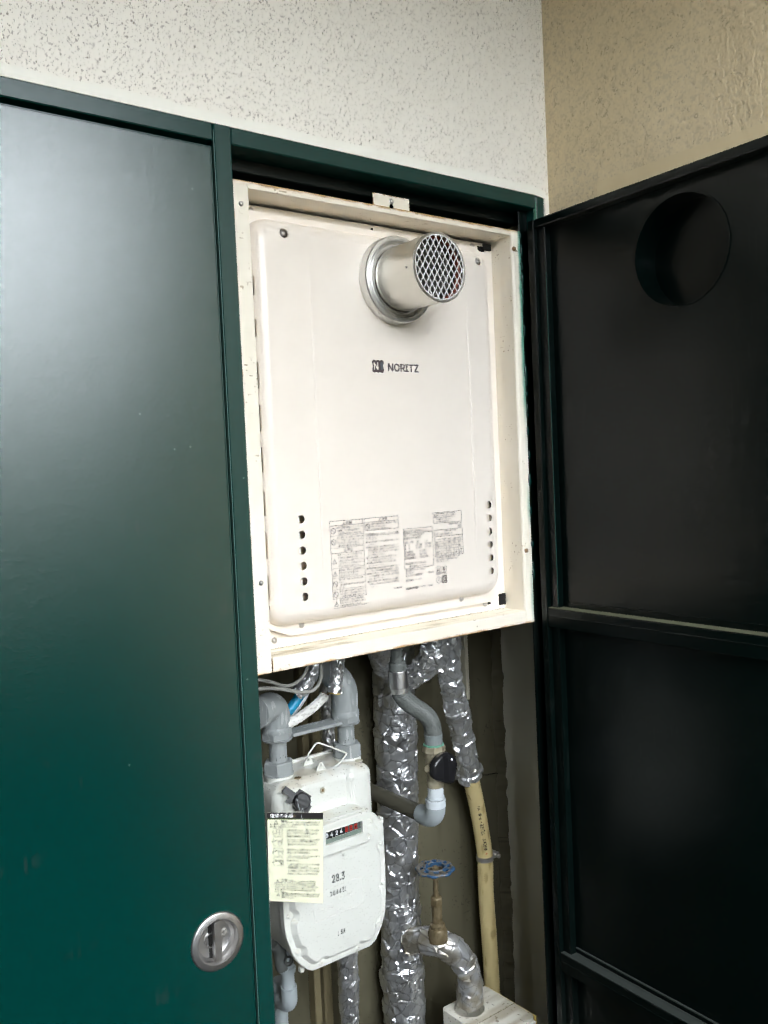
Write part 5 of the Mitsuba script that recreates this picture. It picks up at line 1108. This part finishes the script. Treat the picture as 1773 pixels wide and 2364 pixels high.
flip = lambda p, y: sa.affine_transform(p, [1, 0, 0, -1, 0, 2 * y])
tag_print(trects(TX['t0'], .0032, .0062, .0056), 'white_dot', 'heading')
ink, Q = [], []
Q.append(flip(warn_tri(.0082, .0136, .0052), .0136))
ink += trects(TX['warn'], .0165, .0128, .0044)
ink += trects(TX['t1'][0], .0240, .0128, .0024, .040) + trects(TX['t1'][1], .0030, .0158, .0024, .0610) + trects(TX['t1'][2], .0035, .0186, .0024, .034)
y = .0230
for kind, s in TX['t2']:
    h = .0021 if kind == 's' else .0030
    if kind == '・': ink += trects('・', .0205, y, h)
    ink += trects(s, .0232 if kind != 's' else .0235, y, h, .0400)
    y += {'s': .0026, 'n': .0030}.get(kind, .00375)
y = .0865
Q.append(flip(warn_tri(.0088, .0882, .0046), .0882))
ink += trects(TX['caution'], .0150, .0868, .0040)
for k, s in enumerate(TX['t3']):
    ink += trects(s, .0235 if k == 0 else .0068, y, .0019, .0385 if k == 0 else .0555)
    y += .00235
Q.append(flip(warn_tri(.0092, .1058, .0046), .1058))
ink += trects(TX['warn'], .0155, .1040, .0042)
for k, s in enumerate(TX['t4']): ink += trects(s, .0235 if k == 0 else .0150, .1032 + k * .0027, .0025, .040 if k == 0 else .048)
for k, v in enumerate((.0232, .0350, .0478, .0602)):
    fr_ = rrect(.0068, .0186, v - .004, v + .0065, .0012)
    Q.append(fr_.difference(fr_.buffer(-.0003)))
    ink += trects(TX['n'][k], .0046, v + .0030, .0034)
    if k == 0:
        Q.append(sg.Point(.0125, v - .0006).buffer(.0022).difference(sg.Point(.0125, v - .0006).buffer(.0018)))
        Q += [sg.box(.0082, v + .0022, .0120, v + .0026), sg.box(.0140, v - .0012, .0160, v - .0006), sg.Point(.0162, v + .0030).buffer(.0017).difference(sg.Point(.0162, v + .0030).buffer(.0013))]
    elif k < 3:
        Q += [sa.rotate(sg.box(.0082, v - .0008, .0112, v + .0004), -35), sg.Point(.0150, v + .0032).buffer(.0026).difference(sg.Point(.0150, v + .0032).buffer(.0022)), sg.box(.0128, v - .0012, .0132, v + .0022), sg.box(.0170, v - .0012, .0174, v + .0022), sg.box(.0128, v - .0004, .0174, v), sg.box(.0132, v + .001, .0170, v + .0014)]
    else:
        ink += trects(TX['k3'], .0078, v + .0018, .0052)
        Q += [sg.Point(.0160, v + .0008).buffer(.0022).difference(sg.Point(.0160, v + .0008).buffer(.0015)), sg.box(.0150, v + .0020, .0172, v + .0050)]
tag_print(ink, 'tag_ink', 'print', Q)
ey = tmap(.0006)(.485, .034)
obj('eyelet', lathe([(.0008, .0003), (.0014, .0005), (.0017, -.0003)], ey, nt, 20), 'brass', it, smooth=50)
tag(obj('tie_wire', tube([c0 + ax * .008 + sd * .0095, c0 + ax * .0150 + sd * .004 + np.array([-.004, 0, -.004]), c0 + ax * .016 + np.array([-.008, -.006, -.013]), (np.array(tmap(.004)(.60, .02)) + c0 + ax * .02) / 2 + np.array([-.002, -.004, .002]), tmap(.0022)(.62, .05), tmap(.0016)(.67, .12), tmap(.0008)(.68, .17)], .00035, 8, 60), 'white_pvc'),
    'thin clear wire tying the instruction tag to the black cap', 'wire')

# ------------------------------------------------------------------ foil-wrapped pipes
def foil(pts, r, cell=.010, amp=.0016, step=.0011, seed=0, tone=.74, dirt=0.0, rfun=None, axial=1.0, caps=True):
    """Crumpled reinforced foil: voronoi facets with random tilts, dark scrim lines between them."""
    p = smooth_path(pts, 400)
    L = np.linalg.norm(np.diff(p, axis=0), axis=1).sum()
    m = int(L / step)
    p = smooth_path(pts, m)
    t, A, Bv = sweep_frames(p)
    n = int(2 * PI * r / step)
    th = np.arange(n) * 2 * PI / n
    s = np.linspace(0, L, m)
    rad = np.full(m, float(r)) if rfun is None else np.array([rfun(x) for x in np.linspace(0, 1, m)]) * r
    g = np.random.default_rng(seed)
    C = 2 * PI * r
    def field(cl, ax_, ph):
        K = int(C * L / (cl * cl * ax_)) + 8
        su, sv = g.random(K) * C, g.random(K) * L
        tilt = g.normal(size=(K, 2)) * .16
        hgt = g.normal(size=K) * .35
        from scipy.spatial import cKDTree
        P3 = np.concatenate([np.stack([su + o, sv / ax_], 1) for o in (-C, 0, C)])
        tree = cKDTree(P3)
        U, Vv = np.meshgrid(th * r, s)
        W = .12 * cl * (meshkit.noise(np.stack([U / cl * 2, Vv / cl * 2, U * 0 + ph], -1), seed) - .5)
        q = np.stack([(U + W).ravel(), ((Vv + W) / ax_).ravel()], 1)
        d, i = tree.query(q, k=2)
        o = q - P3[i[:, 0]]
        k = i[:, 0] % K
        h = (hgt[k] + (tilt[k] * o / cl * 6).sum(1)).reshape(U.shape)
        gap = ((d[:, 1] - d[:, 0]) / cl).reshape(U.shape)
        return h, gap
    h1, g1 = field(cell, axial, 1.0)
    h2, g2 = field(cell * .42, axial, 5.0)
    U, Vv = np.meshgrid(th, s)
    X3 = np.stack([np.cos(U) * r, np.sin(U) * r, Vv], -1)
    big = meshkit.fbm(X3 / .03, 3, seed) - .5
    fine = meshkit.fbm(X3 / .006, 3, seed + 5) - .5
    crease = np.exp(-(g1 / .10) ** 2)
    dsp = amp * (.85 * h1 + .13 * h2 + 2.2 * big + .12 * fine - .30 * crease)
    V = p[:, None] + (rad[:, None] + dsp)[..., None] * (np.cos(th)[None, :, None] * A[:, None] + np.sin(th)[None, :, None] * Bv[:, None])
    scr = np.exp(-(g1 / .055) ** 2)
    stain = np.clip((meshkit.fbm(X3 / .02, 3, seed + 9) - .5) * 4 + dirt, 0, 1) * (.25 + .75 * dirt)
    col = np.full(V.shape, tone) * np.array([.97, .985, 1.0])
    col *= (1 - .50 * scr)[..., None]
    col = col * (1 - stain[..., None]) + stain[..., None] * np.array([.34, .29, .19])
    V = V.reshape(-1, 3)
    i, j = np.meshgrid(np.arange(m - 1), np.arange(n), indexing='ij')
    a, b = (i * n + j).ravel(), (i * n + (j + 1) % n).ravel()
    F = np.vstack([np.stack([a, b, b + n], 1), np.stack([a, b + n, a + n], 1)])
    mesh = trimesh.Trimesh(V, F, process=False)
    return mesh, col.reshape(-1, 3)


def foil_obj(name, parent, *a, mat='foil', **k):
    m, c = foil(*a, **k)
    return obj(name, m, mat, parent, smooth=True, color=c)


fp = thing('foil_pipe', 'thick foil-wrapped pipe running down behind the grey valve', 'pipe', 'foil-wrapped pipes')
foil_obj('lagging', fp, [(.3668, .236, .004), (.3672, .236, -.10), (.3668, .236, -.19), (.3620, .236, -.40), (.3590, .236, -.62), (.3580, .236, -.78)], .0322, cell=.0150, amp=.0021, seed=1, tone=.72,
         rfun=lambda u: 1 + .04 * math.sin(u * 9) + sum(.07 * max(0, 1 - (u - q) / .07) * (u >= q) for q in (.235, .40, .585, .72)), step=.0012)
obj('lower_run', tube([(.3580, .236, -.77), (.3580, .236, FLOOR + .08)], .031, 32, 6), 'white_pvc', fp, smooth=40)
obj('tape_band', cat(*[lathe([(.0335, 0), (.0342, .0004), (.0342, .0020), (.0335, .0024)], (.3620 - .0 * z, .236, z), (0, 0, 1), 60) for z in (-.2795,)]), 'steel', fp, smooth=40)
fp2 = thing('foil_pipe', 'foil-wrapped pipe slanting from the heater to the yellow tube', 'pipe', 'foil-wrapped pipes')
foil_obj('lagging', fp2, [(.3740, .108, .012), (.3748, .110, -.0336), (.3840, .120, -.0628), (.4050, .140, -.1030), (.4314, .160, -.1457), (.4637, .185, -.2042), (.4849, .200, -.2483), (.5020, .2125, -.2830)], .0172, cell=.0120, amp=.0024, seed=2, step=.0009, axial=1.5, tone=.86,  # raised tone: light caught by this upper lagging, put into its colour
         rfun=lambda u: 1.05 + .05 * math.sin(u * 12 + 1) + sum(.10 * max(0, 1 - (u - q) / .08) * (u >= q) for q in (.30, .52, .74)) + (.12 if u > .97 else 0))
fp3 = thing('foil_pipe', 'bulging crumpled foil elbow just under the heater frame', 'pipe', 'foil-wrapped pipes')
foil_obj('lagging', fp3, [(.3720, .118, .015), (.3690, .126, -.0341), (.3600, .136, -.0590), (.3500, .160, -.0810), (.3420, .190, -.1010), (.3500, .215, -.1250)], .0200, cell=.0120, amp=.0030, seed=3, step=.0009, tone=.88,  # tone raised here too, for light caught just under the heater
         rfun=lambda u: 1.0 + .14 * math.sin(u * 7))
fp4 = thing('foil_pipe', 'dirty foil-wrapped elbow below the blue valve wheel, entering the pale box', 'pipe', 'foil-wrapped pipes')
foil_obj('lagging', fp4, [(.3520, .215, -.5180), (.3611, .182, -.5030), (.3700, .156, -.5010), (.3860, .146, -.5120), (.4030, .142, -.5310), (.4160, .142, -.5580), (.4205, .144, -.5850), (.4196, .147, -.6140)], .0192, cell=.0115, amp=.0014, seed=4, step=.0010, dirt=.60, mat='dull_foil', axial=1.2, tone=.66,
         rfun=lambda u: 1.03 + .035 * math.sin(u * 16) + sum(.09 * max(0, 1 - (u - q) / .10) * (u >= q) for q in (.22, .40, .62)))
fp5 = thing('foil_pipe', 'slim foil-wrapped pipe running down behind the gas meter', 'pipe', 'foil-wrapped pipes')
foil_obj('lagging', fp5, [(.2300, .222, .0), (.2290, .222, -.15), (.2360, .222, -.34), (.2440, .222, -.50), (.2430, .222, -.62), (.2430, .222, -.78)], .0150, cell=.0100, amp=.0014, seed=5, step=.0011,
         rfun=lambda u: .62 + .38 * min(1, max(0, (u - .28) / .2)) + .05 * math.sin(u * 30))
fp6 = thing('foil_pipe', 'short foil sleeve with yellow foam end in front of the right gas elbow', 'pipe', 'foil-wrapped pipes')
foil_obj('lagging', fp6, [(.1700, .1015, .012), (.1693, .1010, -.0200), (.1660, .1005, -.0450), (.1622, .1000, -.0635)], .0090, cell=.0055, amp=.0010, seed=6, step=.0006)
obj('foam_end', cyl((.1626, .1001, -.0615), (.1616, .0998, -.0655), .0072, 20, .0006), 'yellow_foam', fp6, smooth=40)
fp7 = thing('foil_pipe', 'small foil-wrapped hose beside the grey cables under the heater', 'pipe', 'foil-wrapped pipes')
foil_obj('lagging', fp7, [(.1580, .132, .012), (.1560, .132, -.0150), (.1500, .134, -.0380), (.1400, .137, -.0540), (.1280, .142, -.0660)], .0098, cell=.0055, amp=.0012, seed=7, step=.0006)
fp8 = thing('foil_pipe', 'shadowed foil bend high behind the grey hose', 'pipe', 'foil-wrapped pipes')
foil_obj('lagging', fp8, [(.2850, .165, .010), (.2900, .170, -.020), (.3050, .185, -.045), (.3300, .205, -.070), (.3500, .225, -.100)], .0190, cell=.009, amp=.0018, seed=8, step=.0012, dirt=.3, mat='dull_foil')

# ------------------------------------------------------------------ grey drain line: hose, valve, elbow
dl = thing('grey_hose', 'grey corrugated hose with silver sleeve hanging below the heater', 'hose')
GYF = .0800
hp = [(.2555, GYF, -.0700), (.2575, GYF, -.0770), (.2635, GYF, -.0868), (.2740, GYF, -.0968), (.2870, GYF, -.1062), (.2985, GYF, -.1150), (.3075, GYF, -.1250), (.3122, GYF, -.1370), (.3135, GYF, -.1480)]
mm = 360
ph = smooth_path(hp, mm)
obj('corrugation', tube(ph, .0128, 32, smooth=False, rfun=lambda u: .0122 + .0006 * math.sin(u * 2 * PI * 31)), 'flex_grey', dl, smooth=60)
obj('spigot', cat(cyl((.3133, GYF, -.1480), (.3133, GYF, -.1625), .0128, 36, .0008), lathe([(.0126, 0), (.0134, .0006), (.0134, .0016), (.0126, .0022)], (.3133, GYF, -.1490), (0, 0, 1), 36)), 'grey_plastic', dl, smooth=40)
obj('sleeve', lathe([(0, 0), (.0138, 0), (.0140, .001), (.0137, .0230), (.0132, .0240), (0, .0240)], (.2552, GYF, -.0700), (-.03, 0, 1), 40), 'lock_steel', dl, smooth=40)
obj('clear_band', lathe([(.0131, 0), (.0131, .007), (.0120, .007)], (.2562, GYF, -.0765), (-.10, 0, 1), 36), 'steel', dl, smooth=40)
obj('collar', lathe([(0, -.0005), (.0122, 0), (.0126, .005), (.0120, .006), (.0122, .010), (.0112, .0118), (.0098, .0125), (.0095, .019), (0, .019)], (.2545, GYF, -.0460), (-.04, 0, 1), 36), 'flex_grey', dl, smooth=40)
obj('tail_pipe', cat(cyl((.2535, GYF, -.0290), (.2525, GYF, .012), .0080, 28), hexnut((.2531, GYF, -.0170), (0, 0, 1), .0108, .006, 6, .0008)), 'flex_grey', dl)

bv = thing('ball_valve', 'brass ball valve with black knob below the grey hose', 'valve')
VX = .3130
obj('union_nut', hexnut((VX, GYF, -.1730), (0, 0, 1), .0165, .0105, 8, .0012, .1), 'pale_brass', bv)
obj('green_ring', lathe([(.0125, 0), (.0150, .0002), (.0152, .0018), (.0128, .0026)], (VX, GYF, -.1634), (0, 0, 1), 36), 'green_thread', bv, smooth=40)
obj('valve_body', lathe([(.0118, .0), (.0125, .006), (.0108, .014), (.0112, .024), (.0128, .034), (.0136, .044), (.0128, .048), (.0130, .054)], (VX, GYF, -.2230), (0, 0, 1), 40), 'pale_brass', bv, smooth=40)
obj('side_stub', cat(cyl((VX - .004, GYF - .002, -.1925), (VX - .0215, GYF - .010, -.1905), .0048, 24, .0004), lathe([(.0062, 0), (.0062, .003)], (VX - .0095, GYF - .0045, -.1920), (-.9, -.42, .1), 24), *[lathe([(.0047, 0), (.0054, .0006), (.0047, .0012)], (VX - .0135 - k * .0016, GYF - .0065 - k * .0007, -.1915 + k * .0002), (-.9, -.42, .1), 20) for k in range(4)]), 'pale_brass', bv, smooth=30)
KP = [(.3137, -.1693), (.3060, -.1703), (.2999, -.1734), (.2940, -.1777), (.2906, -.1830), (.2892, -.1946), (.2910, -.2000), (.2955, -.2040), (.3100, -.2112), (.3220, -.2157), (.3275, -.2158), (.3300, -.2120), (.3335, -.1990), (.3353, -.1899), (.3330, -.1820), (.3271, -.1745), (.3200, -.1702)]
kp = sg.Polygon(KP).buffer(-.002).buffer(.002)
kc = (.3125, -.1925)
kn = obj('knob', loft([star_ring(kp.buffer(-.0045), kc, .0530, 90), star_ring(kp.buffer(-.0018), kc, .0545, 90), star_ring(kp, kc, .0570, 90), star_ring(kp.buffer(-.0005), kc, .0640, 90), star_ring(kp.buffer(-.004), kc, .0650, 90)]), 'black_plastic', bv, smooth=35)
obj('knob_ridge', hull([(.3098, .0520, -.1705), (.3118, .0520, -.1705), (.3108, .0475, -.1740), (.3112, .0475, -.2070), (.3105, .0520, -.2110), (.3135, .0520, -.2110), (.3150, .0545, -.1720), (.3065, .0545, -.1725), (.3060, .0545, -.2085), (.3170, .0545, -.2110)]), 'black_plastic', kn, smooth=20)
obj('knob_dot', lathe([(0, -.0012), (.0016, -.0009), (.0022, .0016)], (.3225, .0531, -.1800), (0, 1, 0), 20), 'white_dot', kn, smooth=60)
obj('spindle', cyl((VX, .064, -.196), (VX, GYF, -.196), .0055, 20), 'pale_brass', bv, smooth=40)

dp = thing('drain_pipe', 'grey plastic pipe with white coupling and elbow under the brass valve', 'pipe')
obj('coupling', lathe([(.0122, 0), (.0124, .0015), (.0122, .0050), (.0112, .0052), (.0112, .0235), (.0100, .0240)], (VX, GYF, -.2410), (0, 0, 1), 36), 'white_pvc', dp, smooth=35)
obj('elbow', tube([(VX - .001, GYF, -.2400), (VX - .001, GYF, -.2520), (VX - .001, GYF + .003, -.2625), (VX - .001, GYF + .0115, -.2695), (VX - .001, GYF + .024, -.2710), (VX - .001, GYF + .034, -.2710)], .0142, 36, 40, rfun=lambda u: .0142 - .0004 * (u > .95)), 'drain_grey', dp, smooth=50)
obj('white_dip', lathe([(.0143, .000), (.01455, .0004), (.01455, .0108), (.0130, .0116)], (VX - .001, GYF, -.2515), (0, 0, 1), 40), 'white_pvc', dp, smooth=40)
obj('run', tube([(VX - .001, GYF + .030, -.2710), (VX - .001, .286, -.2680)], .0116, 32, 8), 'dirty_pipe', dp, smooth=40)

# ------------------------------------------------------------------ yellow tube with print, clamp
yt = thing('yellow_tube', 'cream yellow plastic tube printed in black on the right of the recess', 'tube')
yp_ = [(.4990, .2100, -.2760), (.5050, .2140, -.2915), (.5170, .2215, -.3180), (.5290, .2285, -.3470), (.5390, .2330, -.3810), (.5460, .2350, -.4150), (.5488, .2350, -.4400), (.5482, .2350, -.4880), (.5500, .2350, -.5600), (.5525, .2350, -.6300), (.5540, .2350, -.7400), (.5540, .2350, FLOOR + .08)]
obj('tube_body', tube(yp_, .0136, 40, 160), 'yellow_tube', yt, smooth=60)
pc = smooth_path(yp_, 2000)
sl = np.r_[0, np.cumsum(np.linalg.norm(np.diff(pc, axis=0), axis=1))]


def on_tube(s0, ang0, rr=.0139):
    """Maps (u along the tube, upwards, v round it) of flat lettering on to the tube wall."""
    tt, AA, BB = sweep_frames(pc)
    def f(v):
        out = []
        for u, w, h in v:
            k = int(np.clip(np.searchsorted(sl, s0 - u), 1, len(pc) - 2))
            t = tt[k]
            side = np.cross(t, [0, 1, 0]); side /= np.linalg.norm(side)
            front = np.cross(side, t); front /= np.linalg.norm(front)
            if front[1] > 0: front = -front
            rgt = np.cross(front, t)
            if rgt[0] < 0: rgt = -rgt
            a = ang0 + (w) / rr
            out.append(pc[k] + (rr + h) * (math.cos(a) * front + math.sin(a) * rgt))
        return np.array(out)
    return f


def tube_text(s, s0, h, width, mat='tube_print'):
    m = meshkit.text_mesh(s, h, .0002, bold=True)
    v = np.array(m.vertices)
    v[:, 0] *= width / v[:, 0].max()
    w = np.stack([v[:, 0], -(v[:, 1]) + h * .5, v[:, 2]], 1)
    return trimesh.Trimesh(on_tube(s0, -.52)(w), m.faces, process=False)


smark = float(sl[np.argmin(np.abs(pc[:, 2] + .4300))])
obj('print', cat(tube_text('WICKY', smark - .004, .0056, .0235), tube_text('TUBE', smark - .034, .0058, .0235), tube_text('P-M', smark - .066, .0050, .0140), tube_text('3/4', smark - .086, .0036, .0120)), 'tube_print', yt)
obj('print_mark', tube_text('®', smark - .0600, .0030, .0030) if False else tube_text('o', smark - .0600, .0030, .0026), 'tube_print', yt)
obj('red_mark', tube_text('v', smark + .0035, .0040, .0040), 'red_mark', yt)
pk = thing('pipe_clamp', 'steel pipe clamp holding the yellow tube to the recess wall', 'clamp')
obj('ring', lathe([(.0137, 0), (.0152, .0002), (.0152, .0075), (.0137, .0080), (.0137, 0)], (.5487, .235, -.4490), (0, 0, 1), 44), 'screw_steel', pk, smooth=30)
obj('lug', cat(box(.562, .578, .2300, .2318, -.4505, -.4410, .0004), box(.562, .578, .2370, .2388, -.4505, -.4410, .0004)), 'screw_steel', pk)
obj('bolt', cat(hexnut((.572, .2225, -.4458), (0, 1, 0), .0040, .0075, 6, .0005), cyl((.572, .222, -.4458), (.572, .246, -.4458), .0018, 14)), 'screw_steel', pk)
obj('arm', cat(box(.574, .5765, .2290, .286, -.4500, -.4415, .0004)), 'screw_steel', pk)

# ------------------------------------------------------------------ gate valve with blue wheel
gv = thing('gate_valve', 'brass gate valve with worn blue wheel in front of the recess wall', 'valve')
WX, WY, WZ = .3645, .1500, -.3835
tw = np.array([.02, -.02, 1.0])
ths = np.linspace(0, 2 * PI, 241)[:-1]
outer = sg.Polygon([(WX + (.0272 + .0013 * math.cos(8 * t)) * math.cos(t), WY + (.0272 + .0013 * math.cos(8 * t)) * math.sin(t)) for t in ths])
holes = []
for k in range(8):
    t = k * PI / 4 + .2
    q = sg.Polygon([(WX + r * math.cos(t + a), WY + r * math.sin(t + a)) for r, a in ((.0182, -.22), (.0240, -.24), (.0244, 0), (.0240, .24), (.0182, .22))])
    holes.append(q)
wl = trimesh.creation.extrude_polygon(outer.difference(unary_union(holes + [sg.Point(WX, WY).buffer(.0145)])), .0058, engine='earcut')
wl.apply_translation((0, 0, WZ))
w2 = obj('wheel', wl, 'wheel_blue', gv)
obj('rim_bead', cat(tube([(WX + .0155 * math.cos(t), WY + .0155 * math.sin(t), WZ + .0055) for t in np.linspace(0, 2 * PI, 60)], .0016, 8, smooth=False), tube([(WX + (.0268 + .0013 * math.cos(8 * t)) * math.cos(t), WY + (.0268 + .0013 * math.cos(8 * t)) * math.sin(t), WZ + .0028) for t in np.linspace(0, 2 * PI, 120)], .0030, 8, smooth=False)), 'wheel_blue', w2, smooth=60)
obj('hub', cat(lathe([(0, .0050), (.0030, .0048), (.0052, .0030), (.0058, -.004), (.0140, -.0015), (.0150, .0010)], (WX, WY, WZ), (0, 0, 1), 40), hexnut((WX, WY, WZ + .0035), (0, 0, 1), .0042, .0032, 6, .0005)), 'brass', w2, smooth=30)
obj('stem', cyl((WX, WY, WZ), (WX - .0002, WY, -.4240), .0040, 24), 'brass', gv, smooth=40)
obj('packing_nut', cat(hexnut((WX, WY, -.4370), (0, 0, 1), .0095, .0115, 6, .001), lathe([(.0042, .0022), (.0082, .0014), (.0086, 0)], (WX, WY, -.4258), (0, 0, 1), 30)), 'brass', gv)
obj('bonnet', lathe([(.0115, 0), (.0118, .005), (.0098, .0065), (.0080, .008), (.0080, .0340), (.0072, .036)], (WX, WY, -.4720), (0, 0, 1), 36), 'brass', gv, smooth=35)
obj('body', lathe([(.0150, -.020), (.0150, -.006), (.0126, 0), (.0100, .001)], (WX, WY, -.4725), (0, 0, 1), 36), 'brass', gv, smooth=35)

# ------------------------------------------------------------------ pale box at the lower right
pb = thing('meter_box', 'pale dusty plastic box cover at the foot of the pipes', 'box')
bx = m3.Manifold.batch_hull([m3.Manifold.cylinder(.12, .008, .008, 28).translate((x, y, -.74)) for x in (.394, .474) for y in (.072, .168)])
bx = bx - to_man(cyl((.4196, .147, -.66), (.4196, .147, -.60), .0245, 28))
obj('cover', to_tri(bx), 'lid_plastic', pb, smooth=30)
obj('front_panel', box(.388, .480, .0615, .0645, -.74, -.6260, .001), 'box_white', pb)
obj('side_seam', box(.4822, .4840, .0640, .176, -.74, -.6205, .0005), 'yellow_foam', pb)
obj('lid_seam', box(.3870, .4820, .1085, .1092, -.6212, -.6196), 'wood_batten', pb)
obj('inner_floor', box(.388, .480, .066, .172, -.668, -.664), 'dark_void', pb)
obj('post', box(.395, .474, .075, .165, FLOOR + .08, -.74), 'concrete', pb)

# ------------------------------------------------------------------ lower-left drain, hoses, cables
sp = thing('trap_pipe', 'grey plastic drain pipe with trap bend below the gas meter', 'pipe')
obj('upper_run', cat(tube([(.0976, .150, -.425), (.0976, .150, -.465)], .0089, 28, 6), lathe([(.0088, 0), (.0112, .0005), (.0114, .006), (.0100, .0075), (.0088, .008)], (.0976, .150, -.4400), (0, 0, 1), 32)), 'drain_grey', sp, smooth=40)
obj('bend', tube([(.0982, .150, -.4600), (.0982, .150, -.4740), (.0985, .1530, -.4840), (.0990, .1640, -.4890), (.1000, .1760, -.4900)], .0112, 30, 40), 'drain_grey', sp, smooth=60)
obj('lower_run', tube([(.1060, .188, -.470), (.1070, .190, -.560), (.1070, .190, FLOOR + .08)], .0098, 28, 20), 'drain_grey', sp, smooth=40)
obj('branch', tube([(.0976, .150, -.428), (.1000, .148, -.418), (.1080, .146, -.410), (.1200, .146, -.404)], .0080, 24, 30), 'white_pvc', sp, smooth=50)
obj('cock', cat(tube([(.0900, .1500, -.432), (.0880, .1490, -.420), (.0860, .1500, -.405), (.0800, .1520, -.395)], .0088, 20, 20), lathe([(.003, 0), (.0065, .001), (.0065, .004)], (.0925, .139, -.418), (0, -1, 0), 20)), 'flex_grey', sp, smooth=40)
tag(obj('side_trunking', box(.0300, .0380, .100, .112, -1.1, -.365, .001), 'pale_plastic'), 'narrow pale trunking at the left edge below the instruction tag', 'trunking')
tag(obj('grey_cable', tube([(-.012, .078, -.0175), (.012, .079, -.0180), (.0364, .080, -.0209), (.0610, .080, -.0303), (.0784, .080, -.0362), (.0947, .081, -.0329), (.1040, .081, -.0260), (.1099, .082, -.0170), (.1120, .083, .015)], .0023, 12, 100), 'cable_grey', smooth=60),
    'upper grey cable drooping out from under the heater frame', 'cable', 'grey cables under the heater')
tag(obj('grey_cable', tube([(-.012, .076, -.0315), (.0120, .077, -.0315), (.0376, .0785, -.0322), (.0703, .079, -.0389), (.0999, .080, -.0482), (.1120, .080, -.0490), (.1200, .080, -.0460), (.1262, .080, -.0385), (.1290, .080, -.0240), (.1292, .081, .015)], .0024, 12, 110), 'cable_grey', smooth=60),
    'lower grey cable with a deeper loop under the heater frame', 'cable', 'grey cables under the heater')
bh = thing('blue_hose', 'bright blue hose with white edge behind the left gas elbow', 'hose')
obj('hose', tube([(.1600, .156, -.0480), (.1500, .157, -.0640), (.1380, .159, -.0800), (.1250, .161, -.0930), (.1080, .164, -.1040)], .0068, 24, 50), 'hose_blue', bh, smooth=60)
obj('edge_strip', tube([(.1655, .160, -.0540), (.1560, .161, -.0700), (.1440, .163, -.0860), (.1310, .165, -.0985), (.1120, .168, -.1100)], .0058, 20, 50), 'hose_white', bh, smooth=60)
wt = thing('foam_tube', 'frayed white foam tube curving between the gas pipes', 'tube')
m, c = foil([(.1655, .130, -.0715), (.1590, .130, -.0780), (.1472, .130, -.0850), (.1294, .130, -.0925), (.1160, .131, -.0975), (.1000, .132, -.1020)], .0064, cell=.004, amp=.0004, seed=21, step=.0007)
obj('sleeve', m, 'foam_white', wt, smooth=True)
obj('cut_end', cyl((.1650, .130, -.0720), (.1662, .130, -.0706), .0050, 18), 'rusty_screw', wt, smooth=40)
tag(obj('drip_tip', lathe([(0, 0), (.0015, .0004), (.0021, .0022), (.0012, .0050), (0, .0054)], (.1690, .128, -.0730), (.3, 0, 1), 16), 'brass', wt, smooth=60), 'small brass tip at the end of the white foam tube')
